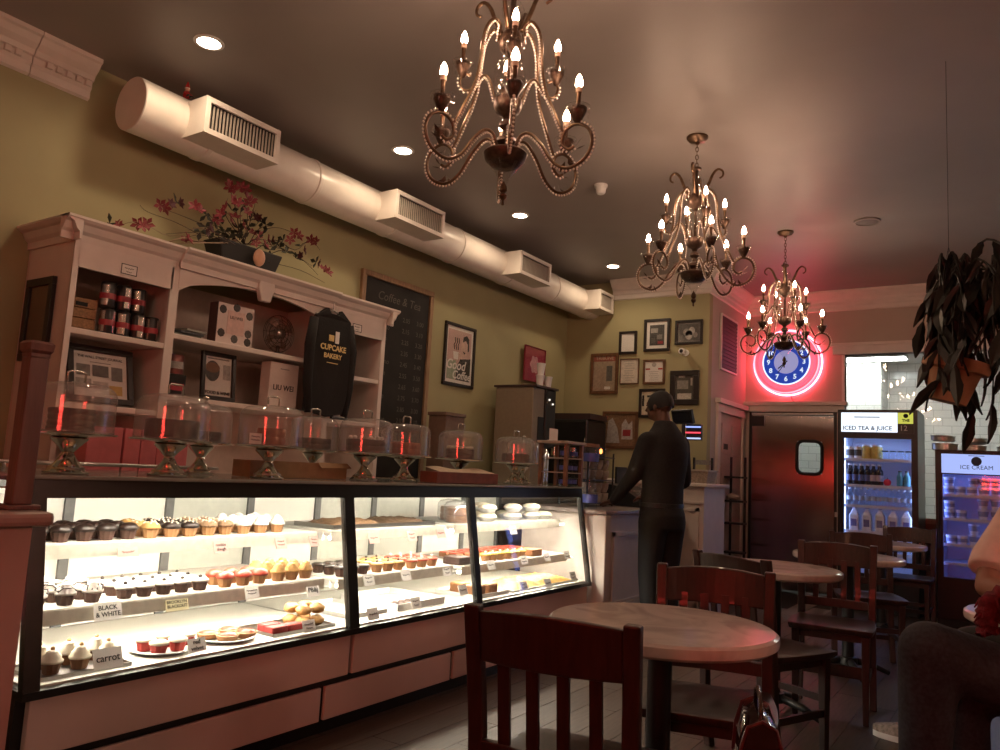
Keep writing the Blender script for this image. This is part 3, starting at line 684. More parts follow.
for i in range(1, 8): dup(bt, (-2.66-.05*(i % 2), 3.10+.05*(i // 2)+.01*(i % 2), dk+.005), i)
tray(2.74, 3.0, -3.0, -2.62, dk, 'empty white tray on the case floor of the middle bay', rwht, .02)
# far bay
def bowlcake(x, y, z, lab, r=.062, h=.05):
    o = tag(MB().lathe([(0, 0), (r*.7, 0), (r, h*.5), (r*1.04, h*.55), (0, h*.55)], 18).build('pudding_cup', rwht, None, (x, y, z), smooth=40), lab, 'pudding', 'domed pudding cups')
    MB().lathe([(r*1.03, h*.55), (r*.9, h*.85), (r*.5, h*1.05), (0, h*1.1)], 16).build('topping', vfrost, o, smooth=True); return o
z1 = s1
pc = bowlcake(-2.82, 4.12, z1, 'round pudding cup with domed cream top on the top shelf of the far bay')
for x, y, z in ((-2.82, 4.12, z1+.056), (-2.82, 4.42, z1), (-2.82, 4.42, z1+.056), (-2.82, 4.66, z1), (-2.82, 4.66, z1+.056), (-2.97, 4.27, z1), (-2.97, 4.27, z1+.056), (-2.97, 4.55, z1), (-2.97, 4.8, z1), (-2.82, 4.82, z1)): dup(pc, (x, y, z))
jar_ = tag(MB().lathe([(0, 0), (.075, 0), (.085, .03), (.085, .10), (.07, .12), (.03, .13), (0, .13)], 20).build('covered_cake', G_dome, None, (-2.83, 3.82, z1), smooth=40), 'tall clear tub over a small layer cake on the top shelf', 'tub', 'clear tubs with layer cakes')
MB().lathe([(0, .004), (.065, .004), (.067, .04), (.06, .043), (.066, .047), (.066, .085), (0, .09)], 18).build('layer_cake', carrotc, jar_, smooth=40); dup(jar_, (-2.98, 3.95, z1))
zb = .604
rows(cupcake('cupcake', 'pale lemon cupcake on the middle shelf of the far bay', 'lemon cupcakes', wrap_t, yel, 'flat', 'ball', wht), 3.95, 4.45, 5, (-2.73,), zb)
for i, (y, mt, lab) in enumerate(((3.74, dcake, 'dark brownie slab on the middle shelf of the far bay'), (4.55, carrotc, 'carrot cake slab on the middle shelf of the far bay'))):
    tag(MB().cbox((0, 0, .022), (.12, .13, .044)).build('cake_slab', mt, None, (-2.75, y, zb), bevel=.006), lab, 'cake')
tray(3.85, 4.75, -3.1, -2.86, zb, 'tray of red-topped squares on the middle shelf of the far bay')
sq = tag(MB().cbox((0, 0, .014), (.06, .075, .028)).build('cake_square', carrotc, None, (-2.9, 3.92, zb+.005), bevel=.004), 'small glazed cake square on the rear tray of the far bay', 'cake square', 'glazed squares'); MB().cbox((0, 0, .030), (.055, .07, .006)).build('glaze', straw, sq, bevel=.002)
for i in range(1, 18): dup(sq, (-2.9-.075*(i % 2), 3.92+.09*(i//2), zb+.005), None, sq['label']+(', rear row' if i % 2 else ', near row'))
tray(4.05, 4.88, -2.86, -2.55, dk, 'steel tray of golden crumble bars on the floor of the far bay')
heap('golden_crumble', 4.07, 4.86, -2.84, -2.57, dk, .035, pm('golden_crumble', (.50, .28, .07), v=.45, s=70), 'golden crumble cake filling the steel tray of the far bay', 'cake', 40, 14)
tray(3.68, 4.02, -2.86, -2.56, dk, 'white tray of loaf slices on the floor of the far bay', rwht, .02)
lf = tag(MB().cbox((0, 0, .03), (.09, .10, .06)).build('loaf_slice', carrotc, None, (-2.63, 3.76, dk+.005), bevel=.012), 'brown loaf piece on the white tray', 'loaf', 'brown loaf pieces'); dup(lf, (-2.63, 3.89, dk+.005)); dup(lf, (-2.75, 3.78, dk+.005))
# price cards with handwriting
card('carrot', 108, 658, -2.525, None, .10, .066, None, 'white card handwritten carrot on the case floor', .032)
card('cookie\ndough', 221, 547, -2.72, None, .07, .05, pinkcard, 'pink card handwritten cookie dough on the top shelf rail', .018)
card('~.6', 128, 552, -2.72, None, .08, .032, pinkcard, 'pink card handwritten with a short word under the dark cupcakes', .018)
card('PB&J', 313, 590, -2.655, None, .075, .055, None, 'white card lettered with the peanut butter and jelly short form', .03)
card('BLACK\n& WHITE', 108, 611, -2.640, None, .10, .06, None, 'white card with a dark edge under the drizzle cupcakes', .022)
card('BROOKLYN\nBLACKOUT', 177, 604, -2.655, None, .095, .05, yelcard, 'yellow card lettered in two lines on the middle rail', .016)
card('~.75\n~.6', 252, 592, -2.655, None, .07, .05, None, 'white card lettered under the strawberry cupcakes', .012)
card('red\nvelvet', 197, 645, -2.53, None, .075, .05, None, 'white card lettered red velvet beside the white plates', .022)
card('~.7\n~.5', 309, 626, -2.53, None, .07, .05, None, 'white card in front of the cookie pile', .016)
card('~.6\n~.6', 281, 543, -2.72, None, .06, .05, pinkcard, 'pink card below the pale swirl cupcakes', .015)
card('~.6\n~.5', 314, 541, -2.72, None, .055, .05, pinkcard, 'pink card beside the middle divider on the top rail', .015)
mid = [(374, 538, -2.72, 'pink handwritten card below the paler crumbs on the middle bay top rail'), (412, 536, -2.72, 'pink handwritten card between two others on the middle bay top rail'), (441, 533, -2.72, 'pink handwritten card below the darker crumbs on the middle bay top rail'),
       (369, 580, -2.655, 'white handwritten card below the small dark chocolate cakes'), (406, 575, -2.655, 'white handwritten card below the caramel cupcakes'), (447, 571, -2.655, 'white handwritten card below the strawberry cupcakes of the middle bay'),
       (373, 614, -2.53, 'white handwritten card before the empty white tray'), (416, 603, -2.56, 'white handwritten card before the tray of chocolate bites'), (463, 590, -2.55, 'white handwritten card against the divider on the middle bay floor')]
for i, (px, py, X, lab) in enumerate(mid): card('~.65\n~.5' if i % 2 else '~.7', px, py, X, None, .075, .055, (pinkcard if i < 3 else None), lab, .02)
far = [(497, 605, -2.53, 'white card before the brown loaf pieces'), (524, 586, -2.53, 'white card before the start of the golden crumble tray'), (548, 583, -2.53, 'white card before the middle of the golden crumble tray'), (573, 576, -2.53, 'white card before the far end of the golden crumble tray'),
       (491, 565, -2.655, 'small card below the dark brownie slab'), (524, 560, -2.655, 'small card below the pale lemon cupcakes'), (547, 557, -2.655, 'small card below the carrot cake slab'), (567, 555, -2.655, 'small card at the far end of the middle rail in the far bay'), (513, 530, -2.72, 'small card on the top rail below the pudding cups')]
for i, (px, py, X, lab) in enumerate(far): card('~.6\n~.7' if i % 2 else '~.65', px, py, X, None, .08, .055, None, lab, .02)
# ================================================================ hutch on the left wall
XC = -3.85
hut = thing('hutch', (XW, 1.92, 0), 'tall white-painted hutch with arched fascia and crown against the olive wall', 'hutch')
def HL(mb): return mb.xf(Matrix.Translation((-XW, -1.92, 0)))
hy0, hy1, hz1 = 1.90, 4.17, 2.18
cols = [(1.925, 2.44), (2.475, 3.62), (3.655, 4.14)]
bk = XW+.004
HL(MB().box(bk, bk+.02, hy0, hy1, .1, hz1)).build('back_panel', mat('hutch_back', (.66, .54, .48), .5, var=.05), hut)
for y in (hy0, hy1-.03): HL(MB().box(bk+.02, XC, y, y+.03, .92, hz1)).build('side_panel', white, hut)
for y in (2.443, 3.623): HL(MB().box(bk+.02, XC-.01, y, y+.03, .92, hz1)).build('divider', white, hut)
for y0, y1 in ((hy0, 1.928), (2.43, 2.48), (3.612, 3.66), (4.133, hy1)): HL(MB().box(XC-.005, XC+.012, y0, y1, .92, hz1)).build('stile', white, hut)
for i, (a, b) in enumerate(cols):
    for z in ((1.745, 1.378), (1.81, 1.47), (1.755, 1.44))[i]: HL(MB().box(bk+.02, XC+.006, a-.0, b+.0, z-.03, z)).build('shelf', white, hut, bevel=.004)
for a, b in (cols[0], cols[2]): HL(MB().box(XC-.005, XC+.012, a, b, 2.046, hz1)).build('fascia', white, hut)
a, b = cols[1]; arc = [(a, 2.045)]+[(a+(b-a)*i/16, 2.045+.115*(math.sin(PI*min(max(i/16, 0), 1)))**.6) for i in range(1, 16)]+[(b, 2.045)]
q = MB()
for i in range(16):
    (y0, z0), (y1, z1) = arc[i], arc[i+1]; q.prism([(y0, z0), (y1, z1), (y1, hz1), (y0, hz1)], XC-.005, XC+.014, 'x')
HL(q).build('arched_fascia', white, hut)
CP_ = [(0, 0), (.012, .0), (.014, .035), (.03, .05), (.045, .08), (.062, .088), (.075, .1), (.075, .112), (0, .112)]
def hcrown(y0, y1, off):
    k = len(CP_); vs = [(XC+off+d, y, hz1-.01+h) for y in (y0, y1) for d, h in CP_]
    return HL(MB().add(vs, [(i, (i+1) % k, (i+1) % k+k, i+k) for i in range(k)]+[tuple(range(k)), tuple(range(2*k-1, k-1, -1))]))
hcrown(hy0-.075, 2.465, .0).build('crown_moulding', white, hut); hcrown(2.465, 3.63, .02).build('crown_moulding', white, hut); hcrown(3.63, hy1+.075, 0).build('crown_moulding', white, hut)
for y0, s in ((hy0, -1), (hy1, 1)):
    k = len(CP_); vs = [(x, y0+s*d, hz1-.01+h) for x in (bk, XC+.07) for d, h in CP_]
    HL(MB().add(vs, [(i, (i+1) % k, (i+1) % k+k, i+k) for i in range(k)]+[tuple(range(k)), tuple(range(2*k-1, k-1, -1))])).build('side_crown', white, hut)
HL(MB().box(bk, XC+.03, hy0, hy1, hz1+.085, hz1+.099)).build('top_board', white, hut)
HL(MB().prism([(3.01, 2.10), (3.08, 2.10), (3.105, 2.175), (3.10, 2.27), (2.99, 2.27), (2.985, 2.175)], XC+.012, XC+.05, 'x')).build('keystone', white, hut, bevel=.008)
HL(MB().prism([(3.61, 2.12), (3.65, 2.12), (3.66, 2.2), (3.60, 2.2)], XC+.012, XC+.03, 'x')).build('keystone', white, hut, bevel=.005)
HL(MB().box(bk, -3.55, hy0, hy1, .88, .92)).build('counter_top', white, hut, bevel=.006)
HL(MB().box(bk, -3.6, hy0+.02, hy1-.02, .0, .88)).build('lower_cabinet', white, hut)
for i in range(4): HL(MB().box(-3.6, -3.585, hy0+.05+i*.54, hy0+.55+i*.54, .1, .84)).build('cabinet_door', white, hut, bevel=.005)
HT = hz1+.099+.002
# small price notices on the fascia
for px, py, lab in ((129, 270, 'small white notice fixed to the hutch fascia above the tin cans'), (357, 328, 'small white notice fixed to the hutch fascia above the bottles')):
    p = at(px, py, X=XC+.014); o = tag(MB().box(-.0008, .0008, -.045, .045, -.028, .028).build('notice', paper, None, (XC+.016, p.y, p.z)), lab, 'notice')
    fr = MB()
    for s in (-1, 1): fr.box(.0008, .0016, s*.042-.002, s*.042+.002, -.027, .027).box(.0008, .0016, -.044, .044, s*.025-.002, s*.025+.002)
    fr.build('border', ink, o); scrawl(o, .05, .006, .006); scrawl(o, .03, .004, -.012)
# ---- left column: crate and cans
p = Vector((-4.06, 2.012, 1.747)); o = thing('wooden_crate', p, 'small wooden crate with a hand hole beside the tin cans', 'crate')
pine = mat('pine_wood', (.30, .16, .075), .6, var=.3, scale=12, stretch=(1, 8, 8), bump=.1)
MB().box(-.13, .13, -.08, .08, 0, .012).build('bottom', pine, o)
for x in (-.13, .118):
    for k in range(3): MB().box(x, x+.012, -.08, .08, .014+k*.052, .062+k*.052).build('slat', pine, o, bevel=.002)
for y in (-.08, .068): MB().box(-.117, .117, y, y+.012, .014, .165).build('end_board', pine, o)
MB().box(.1302, .132, -.03, .03, .125, .145).build('hand_hole', ink, o)
cmat = mat('can_highlight', (.55, .50, .47), .22, .9, var=.1); cred = mat('can_label_red', (.30, .03, .04), .35); cblk = mat('can_label_black', (.015, .012, .012), .3)
def can(loc, label=None):
    o = tag(MB().lathe([(0, 0), (.036, 0), (.038, .004), (.038, .128), (.035, .133), (0, .132)], 20).build('tin_can', cblk, None, loc, smooth=40), label or 'black and silver tin can with red band in the stack beside the crate', 'can', 'tin cans in the hutch')
    for k in range(3):
        a0 = k*2*PI/3+.3; b = MB()
        for i in range(5):
            q0, q1 = a0+i*.2, a0+(i+1)*.2; R_ = .0387
            b.add([(R_*math.cos(q0), R_*math.sin(q0), .012), (R_*math.cos(q1), R_*math.sin(q1), .012), (R_*math.cos(q1), R_*math.sin(q1), .12), (R_*math.cos(q0), R_*math.sin(q0), .12)], [(0, 1, 2, 3)])
        b.build('label_or_highlight', cmat, o)  # silver strips painted on as highlights of the glossy dark sides
    MB().lathe([(.0392, .045), (.0392, .075)], 20).build('red_band', cred, o, smooth=True); return o
c0 = can((-3.92, 2.145, 1.747))
for k in range(1, 4): dup(c0, (-3.92, 2.145+.082*k, 1.747), k*.7)
for k in range(3): dup(c0, (-3.92, 2.135+.083*k, 1.747+.137), k*1.1+.4, 'black tin can with painted highlight strips on the lower cans beside the crate')
c1_ = can((-3.92, 3.79, 1.757), 'tin can standing on the shelf in the hutch column beside the black shirt'); c1_['group'] = 'tin cans beside the black shirt'
for y, z in ((3.79, .137), (3.885, 0), (3.885, .137)): dup(c1_, (-3.92, y, 1.757+z), y*9, 'tin can stacked on another in the hutch column beside the black shirt' if z else None)
# ---- framed print builder
def framed(loc, w, h, M, label, cat_='picture', fm=blackw, fw=.022, matm=None, mw=0., inner=None, tilt=0, th=.022, name='picture_frame', yawd=0):
    t = thing(name, loc, label, cat_)
    F = M.copy().to_3x3(); rot = F.to_4x4() @ Matrix.Rotation(R(yawd), 4, 'Y') @ Matrix.Rotation(R(tilt), 4, 'X')
    t.matrix_world = Matrix.Translation(loc) @ rot
    b = MB().box(-w/2, w/2, h/2-fw, h/2, 0, th).box(-w/2, w/2, -h/2, -h/2+fw, 0, th).box(-w/2, -w/2+fw, -h/2+fw, h/2-fw, 0, th).box(w/2-fw, w/2, -h/2+fw, h/2-fw, 0, th)
    b.build('frame', fm, t, bevel=.003)
    MB().box(-w/2+fw*.5, w/2-fw*.5, -h/2+fw*.5, h/2-fw*.5, .002, .006).build('mat_board', matm or paper, t)
    iw, ih = w-2*fw-2*mw, h-2*fw-2*mw
    if inner: MB().box(-iw/2, iw/2, -ih/2, ih/2, .006, .008).build('print', inner, t)
    MB().box(-w/2+fw, w/2-fw, -h/2+fw, h/2-fw, .0125, .0135).build('pane', G_win, t)
    return t, iw, ih
def blk(t, x, y, w, h, mt, z=.0085, nm='print_block'): return MB().box(x-w/2, x+w/2, y-h/2, y+h/2, z-.0004, z+.0006).build(nm, mt, t)
def txt(t, s, size, x, y, mt=ink, z=.009, **k):
    o = link('lettering', text_mesh('lettering', s, size, mt, extrude=.0003, **k), t); o.location = (x, y, z); return o
def poly(t, pts, mt, z=.009, nm='print_shape'): return MB().prism(pts, z, z+.0006, 'z').build(nm, mt, t)
gy = lambda i: mat('print_grey_%d' % i, (.05*i, .048*i, .045*i), .6, var=.25, scale=60)
ochre = mat('print_ochre', (.55, .38, .12), .6)
# newspaper page in the left column
t, iw, ih = framed((-3.945, 2.155, 1.378+.155), .345, .30, FX, 'black-framed newspaper page leaning in the hutch below the tin cans', fm=blackw, fw=.03, tilt=-14, inner=None)
txt(t, 'THE WALL STREET JOURNAL', .0185, 0, .092, bold=.0004); blk(t, 0, .066, .11, .004, gy(5))
for x, y, w_, h_, mm in ((-.09, .02, .07, .06, gy(4)), (0, .022, .085, .06, gy(2)), (.088, .015, .06, .075, gy(3)), (-.09, -.05, .08, .05, gy(8)), (0, -.055, .08, .04, gy(10)), (.08, -.075, .07, .05, ochre)): blk(t, x, y, w_, h_, mm)
# magazine cover
t, iw, ih = framed((-3.95, 2.86, 1.47+.148), .235, .285, FX, 'black-framed magazine cover with a round cake in the hutch', fm=blackw, fw=.024, tilt=-5, inner=None)
poly(t, [(-.04+.05*math.cos(a), .03+.062*math.sin(a)) for a in [i*PI/10 for i in range(20)]], gy(2)); poly(t, [(-.04+.05*math.cos(a), .05+.03*math.sin(a)) for a in [i*PI/10 for i in range(20)]], mat('print_brown', (.22, .12, .07), .6), .0097)
blk(t, 0, .105, .15, .008, gy(5)); txt(t, 'FOOD & WINE', .0255, 0, -.098, bold=.0008); blk(t, .06, .03, .05, .09, gy(9))
# white boxes with name
card_w = mat('white_gift_box', (.72, .64, .60), .5, var=.04)
o = thing('gift_box', (-3.98, 3.32, 1.472), 'tall white box lettered with a name beside the black shirt', 'box')
MB().box(-.01, .08, -.115, .115, 0, .29).build('carton', card_w, o, bevel=.003); text('lettering', 'LIU WEI', .048, ink, o, FX, (.0815, 0, .13), bold=.0006); MB().box(.0802, .0812, -.035, .035, .248, .254).build('print_line', gy(6), o)
o = thing('cake_box', (-3.98, 2.90, 1.813), 'patterned white cake box with dark sides on the upper hutch shelf', 'box')
MB().box(.02, .10, -.13, .13, 0, .24).build('carton', mat('dark_box_side', (.10, .06, .055), .5), o, bevel=.003)
MB().box(.1002, .102, -.128, .128, .002, .238).build('front_panel', card_w, o); MB().box(.1022, .104, -.06, .06, .06, .20).build('name_plate', mat('pink_box_plate', (.72, .55, .50), .5), o)
text('lettering', 'LIU WEI', .026, gy(3), o, FX, (.105, 0, .16))
for i, (y, z) in enumerate(((-.095, .20), (.095, .19), (-.095, .06), (.095, .08), (0, .225), (0, .035), (.095, .03))):
    MB().lathe([(0, 0), (.026, 0), (.022, .002), (0, .002)], 8, axis='x', c=(.102, y, z)).build('leaf_print', gy(1+i % 2), o)
# desk fan
fx, fyy = -4.0, 3.33
o = thing('desk_fan', (fx, fyy, 1.812), 'round wire-cage desk fan on the upper hutch shelf', 'fan', rz=0)
fmt = mat('fan_metal', (.10, .075, .06), .35, .7)
MB().lathe([(0, 0), (.06, 0), (.058, .015), (.02, .025), (.012, .04), (.012, .07), (0, .075)], 18).build('base', fmt, o, smooth=40)
for k in range(4):
    rr = .03+.03*k
    for xo in (.03, -.03): MB().tube([(xo*(1-.25*k), rr*math.cos(a), .15+rr*math.sin(a)) for a in [i*PI/12 for i in range(24)]], .0016, 5, closed=True).build('cage_ring', fmt, o)
for k in range(12):
    a = k*PI/6; MB().tube([(.03, .02*math.cos(a), .15+.02*math.sin(a)), (.028, .08*math.cos(a), .15+.08*math.sin(a)), (0, .123*math.cos(a), .15+.123*math.sin(a))], .0013, 5).build('cage_wire', fmt, o)
MB().lathe([(0, .03), (.03, .028), (.035, .0), (.03, -.06), (0, -.07)], 16, axis='x', c=(0, 0, .15)).build('motor', mat('fan_hub', (.4, .36, .32), .3, .8), o, smooth=True)
for k in range(4):
    a = k*PI/2+.5; b = MB(); b.add([(.0, .03*math.cos(a), .15+.03*math.sin(a)), (.012, .10*math.cos(a-.3), .15+.10*math.sin(a-.3)), (.004, .11*math.cos(a), .15+.11*math.sin(a)), (-.012, .10*math.cos(a+.35), .15+.10*math.sin(a+.35))], [(0, 1, 2, 3)]); b.add([(x-.002, y, z) for x, y, z in b.v[:4]], [(3, 2, 1, 0)]); b.build('blade', mat('fan_blade', (.35, .24, .2), .3, .5), o)
# flat magazines, dark jars, small bits
for k in range(3):
    tag(MB().cbox((0, 0, .006), (.19, .17-.01*k, .012)).build('magazine', mat('magazine_%d' % k, ((.10, .12, .10), (.06, .07, .08), (.2, .2, .17))[k], .35), None, (-3.97+.01*k, 2.59+.012*k, 1.812+.014*k), rz=.1*k), ('green magazine lying at the bottom of the pile on the upper hutch shelf', 'dark magazine in the middle of the pile on the upper hutch shelf', 'pale magazine on top of the pile on the upper hutch shelf')[k], 'magazine')
jb = tag(MB().cbox((0, 0, .06), (.10, .10, .12)).build('tea_box', cblk, None, (-3.93, 2.56, 1.472), bevel=.003), 'dark tea box standing on the lower shelf beside the magazine cover', 'box'); MB().box(.0502, .0512, -.04, .04, .03, .07).build('label_or_highlight', cred, jb)
jb2 = tag(MB().lathe([(0, 0), (.05, 0), (.05, .10), (.045, .11), (0, .11)], 18).build('tea_tin', mat('brown_tin', (.16, .05, .04), .3, .4), None, (-3.93, 2.56, 1.594), smooth=40), 'brown tea tin stacked on the dark tea box', 'tin'); MB().lathe([(.0508, .03), (.0508, .07)], 18).build('label_band', gy(8), jb2, smooth=True)
t, iw, ih = framed((-3.96, 3.86, 1.44+.10), .15, .19, FX, 'small black-framed white print in the hutch below the bottles', fm=blackw, fw=.014, tilt=-8)
# black shirt hanging from the hutch
o = thing('shirt', (-3.80, 3.60, 1.60), 'black long-sleeved shirt with gold lettering hanging from the hutch', 'shirt')
knit = mat('black_cotton', (.010, .009, .009), .9, var=.2, scale=80, bump=.1)
out = [(-.19, -.13), (-.18, .30), (-.155, .50), (-.06, .565), (-.035, .53), (.035, .53), (.06, .565), (.155, .50), (.175, .25), (.16, .0), (.13, -.13), (-.0, -.155)]
def shirt_fn(pts):
    n = len(pts); vs = [(.02+.008*math.sin(9*y+3*z), y, z) for y, z in pts]+[(-.012+.006*math.sin(7*y), y, z) for y, z in pts]
    return MB().add(vs, [tuple(range(n)), tuple(range(2*n-1, n-1, -1))]+[(i, (i+1) % n, (i+1) % n+n, i+n) for i in range(n)])
shirt_fn(out).build('body', knit, o, bevel=.006)
for s in (-1, 1): MB().tube([(0, s*.16, .48), (.01, s*.19, .30), (.012, s*.185, .05), (.01, s*.16, -.14)], [.03, .034, .03, .024], 10).build('sleeve', knit, o, smooth=True)
gold = mat('gold_print', (.72, .55, .22), .4)
text('lettering', 'CUPCAKE', .052, gold, o, FX, (.030, 0, .30), bold=.0015); text('lettering', 'BAKERY', .045, gold, o, FX, (.030, 0, .245), bold=.0012); MB().box(.029, .031, -.05, .05, .198, .203).build('print_line', gold, o)
MB().box(.028, .030, -.045, .0, .345, .385).build('emblem', gold, o); MB().box(.029, .031, .01, .045, .335, .415).build('price_tag', paper, o)
MB().tube([(0, -.15, .51), (0, 0, .56), (0, .15, .51)], .006, 6).tube([(0, 0, .56), (0, 0, .6), (.0, .012, .615)], .003, 6).build('hanger', steel, o)
# picture on the hutch side, seen edge on
t, iw, ih = framed((-4.10, hy0-.002, 1.79), .27, .42, FY, 'dark-framed picture hung on the side of the hutch', fm=blackw, fw=.04, inner=mat('brown_print', (.14, .08, .05), .5))
# ---- flower arrangement on top of the hutch
o = thing('flower_arrangement', (-4.0, 3.0, HT), 'silk blossom branches in a long black planter on top of the hutch', 'flowers')
MB().add([(x*(.085 if z else .06), y*(.24 if z else .19), z*.165) for z in (0, 1) for x, y in ((-1,-1),(1,-1),(1,1),(-1,1))], [(3,2,1,0),(4,5,6,7),(0,1,5,4),(1,2,6,5),(2,3,7,6),(3,0,4,7)]).build('planter', mat('black_glaze', (.006, .005, .005), .6), o, bevel=.01)
MB().ball((.115, .03, .10), (.03, .04, .055), 12, 8).build('peach_ornament', mat('peach_glaze', (.55, .30, .20), .4), o, smooth=True)
bark = mat('pale_branch', (.30, .22, .15), .7); barkd = mat('dark_branch', (.06, .04, .03), .8)
random.seed(5)
def P(px, py, X=-3.98): v = at(px, py, X=X); return Vector((v.x+4.0, v.y-3.0, max(v.z-HT, .02)))
brs = [([(238, 240), (215, 243), (195, 241), (182, 238), (160, 243), (130, 232)], bark, .007), ([(235, 245), (205, 226), (180, 215), (160, 208)], barkd, .003), ([(240, 240), (237, 215), (233, 200), (230, 188)], barkd, .004),
       ([(245, 240), (252, 215), (256, 200), (258, 196)], barkd, .003), ([(250, 245), (265, 230), (280, 228), (298, 235)], barkd, .003), ([(262, 258), (285, 250), (305, 262), (318, 275)], barkd, .003), ([(255, 250), (275, 240), (295, 250), (310, 240), (320, 250)], barkd, .003),
       ([(230, 240), (200, 228), (170, 236), (140, 222), (118, 226)], bark, .003), ([(230, 243), (190, 243), (165, 246)], bark, .005), ([(268, 262), (300, 270), (325, 283)], barkd, .0025), ([(230, 240), (220, 225), (205, 212)], barkd, .003), ([(200, 235), (175, 222), (148, 212), (140, 205)], barkd, .0025)]
brs += [([(236+random.uniform(-8, 14), 244), (236+a_*.6+random.uniform(-8, 8), 232+b_*.5), (236+a_, 232+b_)], barkd, .0028) for a_, b_ in ((-30, -8), (-16, -25), (8, -30), (20, -22), (34, -6), (48, 14), (62, 24), (76, 34), (-50, 6), (-70, 2), (16, -38), (-8, -34))]
for pts, mm, rr in brs:
    q = [P(*a, X=-3.98+random.uniform(-.08, .10)) for a in pts]; path = cat([tuple(v) for v in q], 4)
    MB().tube(path, [rr*(1-.7*i/len(path)) for i in range(len(path))], 6).build('branch', mm, o, smooth=True)
pet = [mat('blossom_red', (.20, .022, .032), .6), mat('blossom_pink', (.30, .075, .085), .6), mat('blossom_dark', (.07, .015, .022), .7)]; leafm = mat('dark_leaf', (.025, .03, .018), .5)
def blossom(k, r, mt):
    b = MB()
    for i in range(k):
        a = 2*PI*i/k+.2; e = r*.45
        v = [(0, 0, 0), (r*.6*math.cos(a-.5), r*.6*math.sin(a-.5), r*.25), (r*math.cos(a), r*math.sin(a), r*.35), (r*.6*math.cos(a+.5), r*.6*math.sin(a+.5), r*.25)]
        b.add(v+[(x, y, z-.003) for x, y, z in v], [(0, 1, 2, 3), (7, 6, 5, 4), (0, 4, 5, 1), (1, 5, 6, 2), (2, 6, 7, 3), (3, 7, 4, 0)])
    return b.mesh('blossom', mt)
BL = [blossom(5, .042, pet[0]), blossom(5, .038, pet[1]), blossom(6, .034, pet[2]), blossom(5, .03, pet[0])]; LF = blossom(3, .05, leafm)
sp = [(165, 208, 0), (160, 205, 0), (171, 204, 2), (180, 203, 2), (195, 206, 0), (199, 210, 0), (115, 224, 0), (119, 225, 3), (138, 224, 0), (143, 226, 1), (147, 224, 0), (230, 187, 0), (235, 190, 0), (228, 184, 1), (241, 187, 0), (246, 190, 0), (233, 200, 1), (238, 203, 0), (249, 203, 0), (252, 200, 0), (247, 212, 1), (221, 214, 0), (217, 220, 0), (235, 217, 0), (231, 221, 1), (254, 215, 2), (258, 218, 2), (210, 228, 2), (207, 232, 2), (252, 233, 0), (259, 235, 1), (256, 243, 1), (268, 240, 0), (265, 245, 0), (272, 240, 2), (294, 233, 0), (299, 236, 1), (290, 240, 1), (311, 240, 0), (316, 242, 0), (304, 250, 2), (301, 256, 2), (318, 263, 2), (325, 270, 1), (328, 272, 0), (322, 268, 3), (185, 240, 3), (188, 239, 0), (243, 225, 1), (226, 208, 0), (246, 196, 0)]
for px, py, k in sp:
    q = link('blossom', BL[k], o, P(px, py, -3.93+random.uniform(-.06, .08))); q.rotation_euler = (random.uniform(-1, 1), R(70)+random.uniform(-.6, .6), random.uniform(-1, 1))
for px, py in ((235, 236), (228, 238), (243, 238), (219, 236), (238, 228), (250, 220), (262, 234), (270, 250), (222, 218), (214, 232), (200, 232), (232, 210), (245, 205), (255, 226), (287, 252), (296, 258), (176, 202), (110, 223), (212, 222), (216, 228), (205, 227), (262, 222), (266, 225), (277, 244), (280, 247), (300, 246), (316, 262), (206, 215), (240, 232), (248, 226), (225, 232), (283, 240)):
    q = link('leaf', LF, o, P(px, py, -3.95)); q.rotation_euler = (random.uniform(-1, 1), R(60)+random.uniform(-.8, .8), random.uniform(-3, 3))
# ================================================================ left wall: chalkboard, posters
cb0, cb1 = at(362, 268, X=-4.29), at(433, 292, X=-4.29)
w_, zt, zb_ = cb1.y-cb0.y, cb0.z, 1.0
t = thing('chalkboard', (XW+.002, (cb0.y+cb1.y)/2, (zt+zb_)/2), 'tall chalkboard coffee menu in a pale wood frame beside the hutch', 'chalkboard'); t.matrix_world = Matrix.Translation(t.location) @ FX
h_ = zt-zb_; fw = .045; pw_ = mat('worn_pale_wood', (.30, .19, .11), .6, var=.25, scale=10, stretch=(8, 1, 1))
MB().box(-w_/2, w_/2, h_/2-fw, h_/2, 0, .03).box(-w_/2, w_/2, -h_/2, -h_/2+fw, 0, .03).box(-w_/2, -w_/2+fw, -h_/2+fw, h_/2-fw, 0, .03).box(w_/2-fw, w_/2, -h_/2+fw, h_/2-fw, 0, .03).build('frame', pw_, t, bevel=.004)
MB().box(-w_/2+fw, w_/2-fw, -h_/2+fw, h_/2-fw, .002, .01).build('slate', mat('slate', (.016, .014, .013), .8, var=.4, scale=5), t)
chalk = mat('chalk', (.11, .10, .09), .9, var=.3, scale=90)
txt(t, 'Coffee & Tea', .10, .02, h_/2-.17, chalk, .0105, shear=.2)
its = ['Espresso', 'Americano', 'Macchiato', 'Cortado', 'Cappuccino', 'Cafe Latte', 'Mocha', 'Chai Latte', 'Hot Tea', 'Iced Coffee', 'Cold Brew', 'Hot Cocoa']
for i, s in enumerate(its):
    z = h_/2-.32-.094*i; txt(t, s, .062, -.36, z, chalk, .0105, align='LEFT', shear=.15); txt(t, '2.%d5' % (i % 9), .055, .12, z, chalk, .0105); txt(t, '3.%d0' % (i % 8), .055, .30, z, chalk, .0105)
